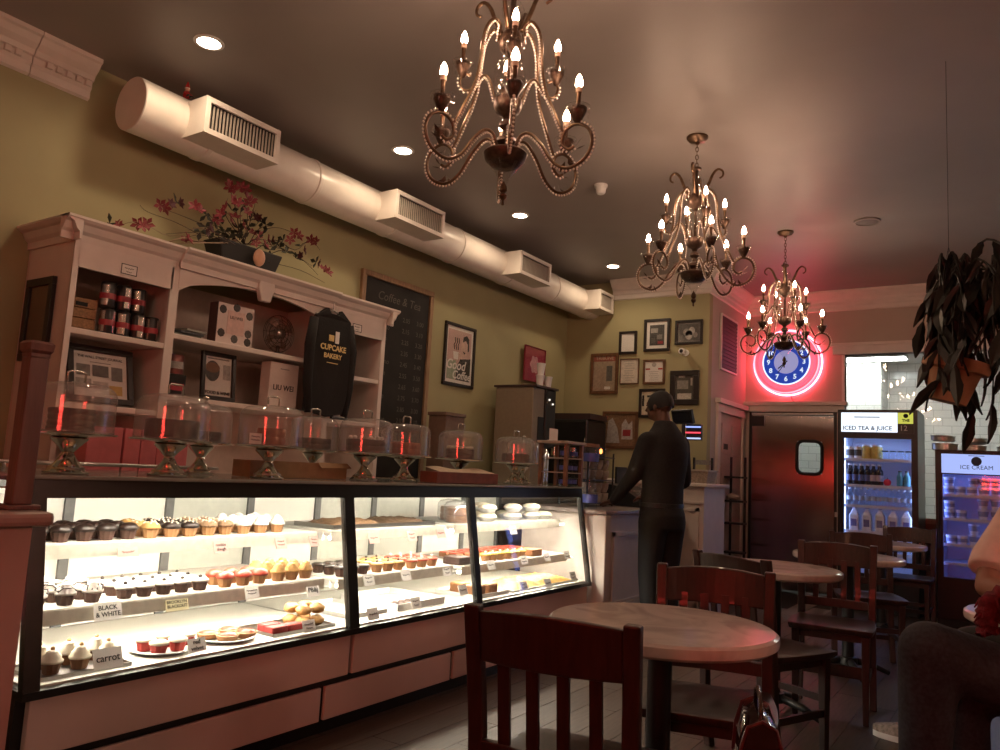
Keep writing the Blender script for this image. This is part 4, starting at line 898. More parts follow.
# coffee poster
a, b = at(445, 320, X=-4.29), at(469, 389, X=-4.29)
t, iw, ih = framed((XW+.003, (a.y+b.y)/2+.03, (a.z+b.z)/2), .47, .575, FX, 'black-framed coffee poster of a smiling drinker on the olive wall', 'poster', fm=blackw, fw=.028, mw=.03, inner=mat('poster_pink', (.58, .40, .36), .5, var=.05))
pk, gr_, dk_ = mat('poster_flesh', (.62, .45, .38), .5), mat('poster_green', (.30, .38, .28), .5), mat('poster_black', (.02, .018, .018), .5)
poly(t, [(-.177, -.06), (-.05, -.05), (-.03, -.12), (-.06, -.228), (-.177, -.228)], gr_, .0085); poly(t, [(-.04, -.228), (-.03, -.10), (.02, -.03), (.177, -.01), (.177, -.228)], dk_, .0085)
poly(t, [(.07+.055*math.cos(q), .08+.085*math.sin(q)) for q in [i*PI/10 for i in range(20)]], pk, .0091)
poly(t, [(.04, .13), (.05, .18), (.10, .20), (.14, .17), (.145, .06), (.125, .05), (.12, .12), (.09, .15)], dk_, .0097); poly(t, [(.05, .05), (.09, .035), (.07, .02)], dk_, .0097)
poly(t, [(-.10, .03), (-.01, .03), (-.02, -.04), (-.085, -.04)], paper, .0092); poly(t, [(-.02, .02), (.03, .03), (.05, -.03), (-.01, -.03)], pk, .0096)
for k in range(3): MB().tube([(-.08+.03*k, .05, .0095), (-.09+.03*k, .09, .0095), (-.07+.03*k, .12, .0095), (-.08+.03*k, .16, .0095)], .004, 5).build('steam', dk_, t)
txt(t, 'Good', .125, -.05, -.095, paper, .0101, shear=.25, bold=.002); txt(t, 'Coffee', .105, .045, -.185, paper, .0101, shear=.25, bold=.002)
# ================================================================ frames on the far olive wall
def fr_px(x0, y0, x1, y1, label, **k):
    a, b = at(x0, y0, Y=YF), at(x1, y1, Y=YF); w = b.x-a.x+.0; h = a.z-b.z
    return framed(((a.x+b.x)/2, YF-.003, (a.z+b.z)/2), w, h, FY, label, **k)
t, iw, ih = fr_px(620, 332, 637, 354, 'small black-framed white document above the ivory letter', fw=.028, mw=.03, inner=paper)
t, iw, ih = fr_px(645, 320, 670, 351, 'black-framed dark collage photograph with a white mat', fw=.03, mw=.035, inner=gy(1))
for x, y, w, h, m_ in ((-.03, .05, .08, .05, gy(7)), (.03, -.02, .06, .05, gy(4)), (.04, -.08, .06, .03, cred), (-.04, -.06, .05, .06, gy(2))): blk(t, x, y, w, h, m_)
t, iw, ih = fr_px(676, 321, 703, 344, 'black-framed landscape photograph of people beside the collage', fw=.025, mw=.02, matm=gy(3), inner=gy(2))
for x, y, r_ in ((-.03, .0, .04), (.03, .01, .045), (.0, -.03, .05), (.07, -.03, .03)): poly(t, [(x+r_*.8*math.cos(q), y+r_*math.sin(q)) for q in [i*PI/6 for i in range(12)]], gy(9 if r_ > .042 else 6), .0088)
t, iw, ih = fr_px(592, 354, 618, 394, 'brown-framed newspaper front page near the coffee machines', fm=brownw, fw=.035, inner=mat('news_print', (.36, .28, .20), .6, var=.2, scale=40))
blk(t, 0, .17, iw, .07, mat('news_red', (.30, .08, .06), .6)); txt(t, 'TRIBUNE', .055, 0, .17, mat('news_title', (.55, .42, .33), .6), .0096); blk(t, .06, -.0, .07, .17, gy(2)); blk(t, .04, -.16, .07, .03, paper)
t, iw, ih = fr_px(621, 359, 639, 384, 'thin-framed ivory letter below the small black frame', fm=brownw, fw=.01, inner=mat('ivory', (.66, .60, .52), .6))
for k in range(9): blk(t, -.01+.01*(k % 2), .11-.026*k, .12-.02*(k % 3), .004, gy(6))
t, iw, ih = fr_px(644, 360, 665, 384, 'brown-framed certificate with red ribbons beside the ivory letter', fm=brownw, fw=.022, inner=paper)
for s in (-1, 1): blk(t, s*.07, .03, .05, .016, red)
for k in range(6): blk(t, 0, .0-.022*k, .11-.02*(k % 2), .004, gy(6))
poly(t, [(.025*math.cos(q), .075+.025*math.sin(q)) for q in [i*PI/6 for i in range(12)]], gy(9))
t, iw, ih = fr_px(671, 371, 699, 405, 'wide black-framed collage of three photographs above the register screen', fw=.055, inner=gy(1), matm=gy(1))
blk(t, -.02, .03, .12, .09, gy(5)); blk(t, .0, -.09, .15, .06, gy(10)); blk(t, .075, .06, .02, .08, gy(8)); blk(t, -.03, .115, .07, .02, gy(9))
t, iw, ih = fr_px(640, 389, 665, 418, 'black-framed sign hung behind the standing man', fw=.03, inner=mat('sign_cream', (.60, .55, .42), .6)); txt(t, '17', .16, -.06, .02, ink, .0096, bold=.004)
# security camera
p = at(686, 353, Y=YF); o = thing('security_camera', (p.x, YF-.002, p.z), 'small white security camera on the olive wall below the landscape photograph', 'camera')
MB().lathe([(0, 0), (.035, 0), (.035, -.012), (0, -.014)], 18, axis='y').build('mount', rwht, o, smooth=40); MB().tube([(0, -.012, 0), (0, -.05, -.01)], .01, 8).build('arm', rwht, o); 
cb_ = MB().lathe([(0, -.05), (.03, -.052), (.034, -.07), (.034, -.13), (.028, -.136), (0, -.136)], 18, axis='y').build('housing', rwht, o, smooth=40); MB().lathe([(0, -.1362), (.02, -.1362), (.016, -.142), (0, -.143)], 14, axis='y').build('lens', black, cb_, smooth=True)
# ================================================================ cake stands on the case
CT = 1.0725
gasm = mat('dome_handle', (.75, .72, .66), .2, .8)
def stand(x, y, label, s=1., z=CT):
    t = thing('cake_stand', (x, y, z), label, 'cake stand', 'silver cake stands on the case')
    MB().lathe([(0, 0), (.072*s, 0), (.074*s, .006), (.06*s, .014), (.058*s, .022), (.045*s, .030), (.03*s, .05), (.020*s, .068), (.019*s, .074), (.034*s, .092), (.058*s, .115), (.062*s, .12), (.06*s, .122), (0, .122)], 12).build('pedestal', chrome, t, smooth=25)
    MB().lathe([(0, .1225), (.05*s, .1225), (.15*s, .134), (.154*s, .139), (.15*s, .141), (.06*s, .136), (0, .136)], 36).build('plate', chrome, t, smooth=40)
    return t
def dome(x, y, label, s=1., z=CT, h=.178, handle=True):
    t = thing('cake_dome', (x, y, z+.1425), label, 'cake dome', 'clear domes over the cakes')
    r = .138*s
    MB().lathe([(r, 0), (r, h*.3), (r, h*.66)]+[(r*(.62+.38*math.cos(a)), h*.68+h*.27*math.sin(a)) for a in [i*PI/20 for i in range(11)]]+[(r*.3, h*.985), (0, h)], 48).build('cover', G_dome, t, smooth=True)
    MB().tube([(r*math.cos(a), r*math.sin(a), .002) for a in [i*PI/18 for i in range(36)]], .0022, 5, closed=True).build('rim', G_dome, t)
    if handle:
        b = MB().tube([(0, -.03, h+.001), (0, -.032, h+.03), (0, -.02, h+.036), (0, .02, h+.036), (0, .032, h+.03), (0, .03, h+.001)], .0042, 7).build('handle', gasm, t, smooth=True)
    else: MB().lathe([(0, h), (.008, h), (.006, h+.012), (.014, h+.02), (.014, h+.028), (0, h+.032)], 12).build('knob', gasm, t, smooth=True)
    return t
def cake(x, y, r, h, mt, label, top=None, layers=2, z=CT, slice_=False):
    pr = [(0, 0)]
    for k in range(layers):
        a, b = h*k/layers, h*(k+1)/layers; pr += [(r*.97, a+.001), (r, a+.006), (r, b-.006), (r*.96, b-.001)]
    pr += [(0, h)]
    bb = MB().lathe(pr, 28)
    bb.v = [(vx*(1+.02*math.sin(9*math.atan2(vy, vx)+vz*90)), vy*(1+.02*math.sin(9*math.atan2(vy, vx)+vz*90)), vz) for vx, vy, vz in bb.v]
    o = tag(bb.build('layer_cake', mt, None, (x, y, z+.143), smooth=50), label, 'cake')
    if top:
        b = MB()
        for i in range(12): b.ball((r*.82*math.cos(i*PI/6), r*.82*math.sin(i*PI/6), h+.008), (.012, .012, .01), 7, 5)
        b.build('piped_rosettes', top, o, smooth=True)['kind'] = 'stuff'
    return o
orange = pm('orange_cake', (.34, .10, .05)); brownc = pm('brown_frosting', (.085, .04, .025)); 
def flagcard(x, y, z, s, lab, w=.05, h=.045):
    o = tag(MB().box(-.0008, .0008, -w/2, w/2, 0, h).build('name_card', paper, None, (x, y, z), rz=R(-35)), lab, 'card')
    for i, q in enumerate(s.split('\n')): scrawl(o, w*.7, .004, h*.68-i*.014)
    return o
rowf = [(66, -2.76, .076, .082, dcake, None, 4, 'dark four-layer chocolate cake under the dome beside the wooden post', 'beside the wooden post'),
        (168, -2.76, .098, .075, choc, None, 1, 'wide dark chocolate cake under the dome beside the pink boxes', 'in front of the pink boxes'),
        (268, -2.74, .062, .075, orange, None, 2, 'small orange cake under the widest dome over the wooden tray', 'over the wooden tray'),
        (364, -2.80, .10, .065, dcake, wht, 2, 'dark cake with white rosettes under a dome by the case divider', 'with the white rosette cake'),
        (404, -2.84, .085, .07, orange, None, 2, 'reddish cake under the dome in front of the chalkboard', 'in front of the chalkboard'),
        (459, -2.86, .088, .06, brownc, vfrost, 2, 'brown cake with cream top under the dome over the red box', 'over the red box'),
        (515, -2.84, .092, .06, brownc, None, 1, 'plain brown cake under the dome beside the small shelf rack', 'beside the small shelf rack')]
for i, (px, x, r_, h_, mt, top, ly, lab, wh) in enumerate(rowf):
    y = at(px, 468, X=x).y
    stand(x, y, 'silver flared cake stand ' + wh, 1.); dome(x, y, 'clear dome on the silver stand ' + wh); cake(x, y, r_, h_, mt, lab, top, ly)
rowb = [(200, -3.10, .08, .05, dcake, 'low dark cake under the dome behind the wide chocolate cake', 'behind the wide chocolate cake'), (312, -3.10, .09, .06, brownc, 'brown cake under the dome behind the orange cake', 'behind the orange cake'), (523, -3.1, .07, .05, dcake, 'small dark cake under the dome behind the plain brown cake', 'behind the plain brown cake')]
for i, (px, x, r_, h_, mt, lab, wh) in enumerate(rowb):
    y = at(px, 462, X=x).y
    stand(x, y, 'silver flared cake stand ' + wh, .9); dome(x, y, 'clear dome on the silver stand ' + wh, .9, handle=(i == 1)); cake(x, y, r_, h_, mt, lab, None, 2)
flagcard(-2.655, at(256, 425, X=-2.66).y, CT+.144, '~\n~', 'small white card under the dome beside the orange cake')
# trays and boxes on the case top
kraft = mat('kraft_board', (.36, .22, .11), .6, var=.15, scale=20); redb = mat('red_brown_board', (.22, .07, .045), .55, var=.15)
o = thing('cardboard_tray', (-2.90, at(290, 470, X=-2.92).y, CT), 'long open cardboard tray standing behind the orange cake stand', 'tray')
MB().box(-.06, .06, -.30, .30, 0, .006).build('bottom', kraft, o)
for x in (-.06, .054): MB().box(x, x+.006, -.30, .30, .006, .075).build('long_side', kraft, o)
for y in (-.30, .294): MB().box(-.054, .054, y, y+.006, .006, .075).build('end_side', kraft, o)
MB().add([(.06, .1, .076), (.06, .30, .076), (.09, .30, .055), (.09, .1, .05), (.06, .1, .079), (.06, .30, .079), (.09, .30, .058), (.09, .1, .053)], [(0,3,2,1),(4,5,6,7),(0,1,5,4),(1,2,6,5),(2,3,7,6),(3,0,4,7)]).build('flap', kraft, o)
o = thing('paper_box', (-2.70, at(461, 475, X=-2.70).y, CT), 'low red-brown box of wrapping paper on the case top', 'box')
MB().box(-.06, .06, -.30, .30, 0, .062).build('carton', redb, o, bevel=.003)
MB().grid(lambda u, v: (-.055+.11*v, -.27+.54*u, .063+.022*(1-v)*(1+.3*math.sin(9*u))), 12, 3).build('paper_sheets', mat('cream_sheets', (.62, .50, .36), .7), o, smooth=True)
# pink bakery boxes on the hutch counter
pkb = mat('pink_card_box', (.62, .19, .21), .5, var=.06)
def pbox(x, y, z, d, label, g, rz=0):
    o = tag(MB().cbox((0, 0, d[2]/2), d).build('pastry_box', pkb, None, (x, y, z), rz=rz, bevel=.003), label, 'box', g); MB().cbox((0, 0, d[2]+.002), (d[0]*.99, d[1]*.99, .003)).build('lid', pkb, o); return o
PZ = .922
for k in range(4): pbox(-3.66, 2.16+.088*k, PZ, (.14, .083, .34), 'upright pink pastry box in the row on the hutch counter', 'upright pink pastry boxes')
pbox(-3.66, 2.02, PZ, (.15, .17, .34), 'wide pink pastry box at the end of the upright row', 'wide pink boxes')
PW = 1.02-.02
for k in range(4): pbox(-3.0, 1.0, .55+.152*k, (.36, .28, .145), ('pink pastry box at the bottom of the stack behind the wooden post', 'pink pastry box second from the bottom behind the wooden post', 'pink pastry box second from the top behind the wooden post', 'pink pastry box on top of the stack behind the wooden post')[k], 'stacked pink boxes')
st = thing('box_stool', (-3.0, 1.0, 0), 'plain wooden stand under the stack of pink boxes', 'stand')
MB().box(-.19, .19, -.15, .15, .515, .548).build('top', kraft, st)
for a in (-1, 1):
    for b in (-1, 1): MB().box(a*.17-.015, a*.17+.015, b*.13-.015, b*.13+.015, 0, .515).build('leg', kraft, st)
# wooden post standing on the low wall
t = thing('newel_post', (-2.13, at(17, 508, X=-2.13).y, 1.0015), 'dark square wooden post with a moulded cap on the low wall', 'post')
pst = mat('dark_post_wood', (.17, .10, .088), .35, var=.25, scale=10, stretch=(6, 6, .6))
MB().box(-.04, .04, -.04, .04, 0, .012).build('foot', pst, t, bevel=.003)
q = MB().box(-.024, .024, -.024, .024, .012, .39); q.build('shaft', pst, t, bevel=.003)
MB().lathe([(0, .39), (.034, .39), (.034, .40), (.041, .408), (.043, .425), (.036, .432), (0, .434)], 4).xf(Matrix.Rotation(PI/4, 4, 'Z')).build('cap', pst, t)
# small open shelf rack with bottles on the case end
t = thing('shelf_rack', (-2.70, 4.835, CT), 'small open wooden rack of blue bottles on the end of the pastry case', 'rack')
tanw = mat('tan_wood', (.24, .13, .08), .5, var=.2)
for x in (-.10, .10):
    for y in (-.11, .11): MB().box(x-.012, x+.012, y-.012, y+.012, 0, .29).build('post', tanw, t)
MB().box(-.125, .125, -.14, .14, .29, .31).build('top_board', mat('pale_top', (.42, .36, .30), .4), t, bevel=.003)
for z in (.088, .188): MB().box(-.11, .11, -.12, .12, z, z+.008).build('shelf', mat('pale_top', 0), t)
blueg = mat('blue_label', (.10, .13, .45), .3, emit=(.2, .25, .9), estr=0.0)
def bottle_mesh(r, h, mt, nm='bottle', neck=.4): return MB().lathe([(0, 0), (r*.9, 0), (r, .004), (r, h*.60), (r*.85, h*.70), (r*neck, h*.80), (r*neck, h*.95), (r*(neck+.06), h*.955), (r*(neck+.06), h), (0, h)], 14).mesh(nm, mt, 40)
wb_ = bottle_mesh(.03, .080, G_bot, 'water_bottle'); lbm = MB().lathe([(.0305, .015), (.0305, .045)], 14).mesh('label_band', blueg, True)
for i, (x, y, z) in enumerate(((.06, -.07, .0015), (.06, .0, .0015), (.06, .07, .0015), (.06, -.07, .0975), (.06, .07, .0975), (.06, .0, .0975), (.06, -.07, .1975), (.06, .07, .1975))):
    o = tag(link('water_bottle', wb_, None, (-2.70+x, 4.835+y, CT+z)), 'small water bottle with blue label on the %s of the open rack' % ('bottom' if z < .05 else ('middle shelf' if z < .15 else 'top shelf')), 'bottle', 'blue bottles in the rack'); link('label_band', lbm, o)
o = thing('sign_card', (-2.74, 4.78, CT+.3115), 'blank cream card standing on the small rack', 'card'); MB().box(-.003, .003, -.055, .055, 0, .085).build('sheet', paper, o); MB().box(-.03, -.003, -.03, .03, 0, .004).build('foot', paper, o)
# ================================================================ order counter
t = thing('order_counter', (-2.62, 5.0, 0), 'white panelled order counter beyond the pastry case', 'counter')
def OC(mb): return mb.xf(Matrix.Translation((2.62, -5.0, 0)))
OC(MB().box(-3.1, -2.44, 5.0, 6.40, 0, .885)).build('body', white, t)
OC(MB().box(-3.1, -2.40, 4.975, 6.40, .885, .915)).build('counter_top', mat('counter_stone', (.36, .30, .28), .3, var=.12), t, bevel=.006)
OC(MB().box(-2.50, -2.40, 4.975, 5.06, 0, .884)).build('corner_post', white, t, bevel=.008)
OC(MB().box(-2.44, -2.425, 5.06, 6.40, .0, .12)).build('plinth', white, t)
def pmould(x, y0, y1, z0, z1):
    b = MB()
    for k, w in ((0, .03), (.035, .015)):
        b.box(x, x+.018-k*.2, y0+k, y1-k, z1-w-k, z1-k).box(x, x+.018-k*.2, y0+k, y1-k, z0+k, z0+w+k).box(x, x+.018-k*.2, y0+k, y0+w+k, z0+k, z1-k).box(x, x+.018-k*.2, y1-w-k, y1-k, z0+k, z1-k)
    return b
OC(pmould(-2.44, 5.16, 5.75, .22, .76)).build('panel_moulding', white, t); OC(pmould(-2.44, 5.83, 6.32, .22, .76)).build('panel_moulding', white, t)
OC(MB().box(-3.1, -2.20, 6.405, 6.95, 0, 1.105)).build('raised_end', white, t)
OC(MB().box(-3.1, -2.165, 6.365, 6.98, 1.105, 1.135)).build('raised_top', white, t, bevel=.008)
b = MB(); x0, x1, y, z0, z1 = -2.48, -2.24, 6.405, .12, .93
b.box(x0, x1, y-.015, y, z1-.03, z1).box(x0, x1, y-.015, y, z0, z0+.03).box(x0, x0+.03, y-.015, y, z0, z1).box(x1-.03, x1, y-.015, y, z0, z1)
OC(b).build('panel_moulding', white, t); OC(MB().box(-2.45, -2.195, 6.39, 6.405, .965, .985)).build('rail', white, t)
# basket and screen on the counter
o = thing('wire_basket', (-2.29, 6.62, 1.1365), 'small pale basket with dark handles on the raised counter end', 'basket')
MB().add([(sx*(.085 if k else .07), sy*(.12 if k else .10), .10*k) for k in (0, 1) for sx, sy in ((-1,-1),(1,-1),(1,1),(-1,1))], [(3,2,1,0),(0,1,5,4),(1,2,6,5),(2,3,7,6),(3,0,4,7)]).build('basket', mat('pale_weave', (.34, .27, .22), .7, var=.3, scale=80), o)
MB().box(-.095, .095, -.13, .13, .10, .115).build('tray_rim', mat('pale_rim', (.45, .38, .33), .5), o)
for s in (-1, 1): MB().box(s*.08-.008, s*.08+.008, -.01, .01, .11, .22).build('handle', black, o)
MB().box(-.075, .075, .0, .01, .16, .2).build('card_strip', gy(4), o)
o = thing('register_screen', (-2.475, 6.62, 1.1365), 'small black register screen on a tall pole with lit strips', 'monitor')
MB().lathe([(0, 0), (.08, 0), (.075, .012), (.016, .02), (.016, .53), (0, .53)], 16).build('stand', black, o, smooth=40)
M_ = Matrix.Translation((0, -.02, .575)) @ Matrix.Rotation(R(-18), 4, 'Z') @ Matrix.Rotation(R(18), 4, 'X')
MB().cbox((0, 0, 0), (.22, .04, .13)).xf(M_).build('housing', black, o, bevel=.008)
MB().cbox((0, -.021, 0), (.19, .001, .10)).xf(M_).build('screen', mat('dim_screen', (.01, .012, .02), .1), o)
for k, (c_, nm) in enumerate((((.35, .45, 1), 'blue_strip'), ((1, .08, .12), 'red_strip'), ((.5, .6, 1), 'pale_strip'))): MB().cbox((.10, -.03, .485-.05*k), (.13, .03, .012)).build('light_strip', emis(nm, c_, 1.3), o)
MB().cbox((.10, .0, .44), (.14, .04, .14)).build('card_reader', black, o, bevel=.006)
# ================================================================ back counter with coffee gear along the olive wall
t = thing('back_counter', (-4.0, 4.7, 0), 'dark back counter holding the coffee machines', 'counter')
def BC(mb): return mb.xf(Matrix.Translation((4.0, -4.7, 0)))
BC(MB().box(XW+.004, -3.62, 4.4, 7.66, 0, .88)).build('cabinet', mat('dark_cabinet', (.06, .04, .035), .5), t); BC(MB().box(XW+.004, -3.58, 4.38, 7.68, .88, .92)).build('counter_top', mat('grey_stone', (.16, .15, .14), .3), t, bevel=.006)
BC(MB().box(-3.6, -2.9, 7.05, 7.66, 0, .88)).build('return_cabinet', mat('dark_cabinet', 0), t); BC(MB().box(-3.58, -2.85, 7.03, 7.68, .88, .92)).build('return_top', mat('grey_stone', 0), t, bevel=.006)
BZ = .9215
def box_px(px0, px1, py, X): return at(px0, py, X=X).y, at(px1, py, X=X).y
# tall brewer with cups on top
beige = mat('beige_enamel', (.24, .19, .14), .4, var=.06)
XF = -3.72
y0, y1 = at(500, 400, X=-4.12).y, at(557, 400, X=XF).y; zt = at(535, 384, X=XF).z
t = thing('coffee_brewer', (-3.95, (y0+y1)/2, BZ), 'tall beige and black coffee brewer on the back counter', 'coffee machine')
hw = (y1-y0)/2; H_ = zt-BZ
MB().box(-.22, .20, -hw, hw*.05, 0, H_-.02).build('cabinet', beige, t, bevel=.006); MB().box(-.24, .24, -hw-.01, hw+.01, H_-.02, H_).build('top_plate', mat('dark_plate', (.05, .03, .03), .4), t)
MB().box(-.2, .22, hw*.06, hw, H_*.45, H_-.021).build('control_head', black, t, bevel=.01); MB().box(-.2, .1, hw*.06, hw, 0, H_*.45).build('lower_body', black, t)
MB().box(.201, .206, -hw*.5, hw*.02, H_*.48, H_*.72).build('serving_niche', ink, t); MB().box(.2, .21, -hw*.95, hw*.33, H_*.40, H_*.44).build('ledge', beige, t)
for k in range(5): MB().lathe([(0, 0), (.010, 0), (.008, .012), (0, .012)], 10, axis='x', c=(.22, hw*.15+k*hw*.17, H_*.86+.03*math.sin(k*2))).build('indicator_knob', emis('indicator', (1, .9, .75), 1.2) if k % 2 else chrome, t)
for k in range(3): MB().lathe([(0, 0), (.035, 0), (.035, H_*.38), (.02, H_*.42), (0, H_*.42)], 14, c=(.16, hw*.2+k*hw*.28, .01)).build('dispenser', chrome, t, smooth=40)
cupm = MB().lathe([(0, 0), (.03, 0), (.042, .105), (.045, .108), (.043, .112), (0, .112)], 18).mesh('paper_cup', rwht, 40)
for i, (px, k) in enumerate(((540, 0), (548, 0), (540, 1))):
    yy = at(px, 380, X=-3.80).y
    if k: continue
    o = tag(link('paper_cup', cupm, None, (-3.80, yy, BZ+H_+.0015)), 'upturned white paper cup on top of the coffee brewer', 'cup', 'paper cups on the brewer'); MB().lathe([(.0325, .03), (.037, .062)], 18).build('printed_band', gy(12), o, smooth=True)
    o2 = tag(link('paper_cup', cupm, None, (-3.80, yy+.01, BZ+H_+.115)), 'white paper cup stacked on another on top of the brewer', 'cup', 'stacked paper cups') if i == 0 else None
# pink poster leaning on the wall behind the cups
a, b = at(523, 348, X=-4.27), at(543, 381, X=-4.27)
t, iw, ih = framed((-4.262, (a.y+b.y)/2, (a.z+b.z)/2+.0), b.y-a.y-.02, .37, FX, 'crimson poster with a pale cupcake emblem above the brewer', 'poster', fm=mat('crimson_edge', (.30, .03, .06), .5), fw=.006, inner=mat('crimson_print', (.32, .03, .07), .5), tilt=-0)
poly(t, [(.085*(1+.12*math.cos(6*q))*math.cos(q), .09*(1+.12*math.cos(6*q))*math.sin(q)) for q in [i*PI/18 for i in range(36)]], mat('pale_emblem', (.60, .33, .36), .5))
# espresso machine and grinder
t = thing('espresso_machine', (-3.93, 7.33, BZ), 'tall black espresso machine in the corner of the back counter', 'coffee machine', rz=R(-90)); t.scale = (1, .95, 2.0)
MB().box(-.22, .22, -.30, .26, .06, .40).build('body', black, t, bevel=.015); MB().box(-.2, .2, -.32, .28, .40, .43).build('cup_rail', mat('dark_plate', 0), t)
for s in (-.12, .12):
    MB().lathe([(0, .0), (.035, 0), (.035, .05), (0, .05)], 14, c=(.25, s, .20)).build('group_head', chrome, t, smooth=40); MB().tube([(.25, s, .20), (.38, s, .185)], .012, 8).build('portafilter', blackr, t, smooth=True)
MB().tube([(.23, .24, .3), (.28, .25, .2), (.27, .25, .1)], .006, 6).build('steam_wand', chrome, t, smooth=True); MB().box(-.2, .3, -.28, .24, .0, .05).build('drip_tray', steel, t)
for k in range(4): MB().tube([(-.2+.4*(k % 2), -.25+.5*(k//2), 0), (-.2+.4*(k % 2), -.25+.5*(k//2), .06)], .015, 8).build('foot', black, t)
t = thing('coffee_grinder', (-3.02, 7.40, BZ), 'black coffee grinder with a clear hopper beside the espresso machine', 'grinder')
MB().box(-.08, .1, -.08, .08, 0, .28).build('body', black, t, bevel=.015); MB().lathe([(.04, .28), (.085, .40), (.085, .44), (0, .445)], 18).build('hopper', G_dome, t, smooth=40)
MB().box(.1, .16, -.03, .03, .12, .15).build('fork', chrome, t)
# cardboard cartons and wooden box behind the domes
y0, y1 = box_px(442, 470, 420, -3.9); o = thing('tea_caddy', (-4.0, (y0+y1)/2, BZ), 'grey-brown tea caddy box behind the domes', 'box')
zt = at(456, 413, X=-3.9).z; MB().box(-.09, .09, -.13, .13, 0, zt-BZ-.03).build('carton', mat('brown_carton', (.17, .11, .08), .6), o, bevel=.004); MB().box(-.1, .1, -.14, .14, zt-BZ-.03, zt-BZ).build('lid', mat('brown_carton', 0), o, bevel=.004)
# wire rack with cups near the order counter
t = thing('cup_rack', (-2.86, 5.55, .9165), 'black wire rack of stacked cups and saucers on the order counter', 'rack')
for x in (-.12, .12):
    for y in (-.22, .22): MB().tube([(x, y, 0), (x, y, .42)], .007, 6).build('post', black, t)
for z in (.02, .20, .38):
    MB().box(-.13, .13, -.23, .23, z, z+.006).build('shelf', black, t)
cupp = MB().lathe([(0, 0), (.028, 0), (.042, .035), (.045, .075), (.042, .075), (.038, .035), (.02, .006), (0, .006)], 16).mesh('coffee_cup', mat('tan_china', (.50, .40, .30), .3), 40)
hnd = MB().tube([(.042, 0, .06), (.065, 0, .055), (.066, 0, .03), (.042, 0, .02)], .005, 6).mesh('handle', mat('tan_china', 0), True)
for z in (.0275, .2075):
    for y in (-.16, -.05, .06, .17):
        for k in (0, 1):
            o = tag(link('coffee_cup', cupp, None, (-2.80, 5.55+y, .9165+z+.08*k)), ('tan china cup on the %s shelf of the wire rack' % ('lower' if z < .1 else 'upper') if k == 0 else 'tan china cup stacked on another on the %s shelf of the wire rack' % ('lower' if z < .1 else 'upper')), 'cup', 'cups in the wire rack'); link('handle', hnd, o); o.rotation_euler = (0, 0, y*9)
o = thing('counter_lamp', (-2.80, 5.66, .9165+.3885), 'round orange-glowing glass candle on top of the cup rack', 'candle'); MB().lathe([(0, 0), (.035, 0), (.045, .03), (.045, .06), (.035, .08), (.03, .08), (.04, .06), (.04, .03), (0, .006)], 16).build('glass_bowl', G_bot, o, smooth=True); MB().ball((0, 0, .045), (.012, .012, .02), 8, 6).build('flame', emis('orange_flame', (1, .25, .05), 8), o, smooth=True)
o = thing('cash_register', (-2.74, 6.12, .9165), 'black cash register behind the standing man', 'register'); MB().prism([(-.16, 0), (.18, 0), (.18, .06), (.0, .16), (-.16, .18)], -.2, .2).build('body', black, o, bevel=.006); MB().box(-.10, -.08, -.1, .1, .18, .32).build('display', black, o); 
for i in range(12):
    MB().cbox((.06+.035*(i % 3), -.08+.05*(i//3), .128-.0195*(i % 3)), (.026, .036, .014)).build('key', gy(5), o)
o = thing('reflection_jug', (-2.63, 5.16, .9165), 'tall clear water dispenser with blue labels at the end of the pastry case', 'dispenser')  # jug put in for a blue hourglass-shaped reflection
MB().lathe([(0, 0), (.055, 0), (.058, .10), (.035, .2), (.05, .30), (.058, .44), (0, .445)], 18).build('jug', G_bot, o, smooth=True); MB().lathe([(0, .446), (.06, .446), (.06, .47), (0, .47)], 18).build('lid', tanw, o, smooth=40)
for z in (.04, .34): MB().lathe([(.0585, z), (.0595, z+.06)], 18).build('label_band', blueg, o, smooth=True)
# notice board propped behind
y7 = 7.66
t, iw, ih = fr_px(605, 416, 636, 445, 'brown pin board with white cut-out shapes behind the espresso machine', 'board', fm=brownw, fw=.03, inner=mat('cork', (.22, .13, .07), .8, var=.3, scale=70)) if False else framed((at(620, 430, Y=7.69).x, 7.697, at(620, 430, Y=7.69).z), .42, .40, FY, 'brown pin board with pale cut-out shapes below the newspaper page', 'board', fm=brownw, fw=.03, inner=mat('cork', (.22, .13, .07), .8, var=.3, scale=70))
poly(t, [(-.16, -.14), (-.14, .1), (-.09, .13), (-.03, .02), (0, -.14)], gy(8)); poly(t, [(.02, -.1), (.02, .06), (.06, .12), (.1, .06), (.14, .1), (.15, -.1)], gy(9)); blk(t, .08, -.03, .09, .07, cred, .0097)
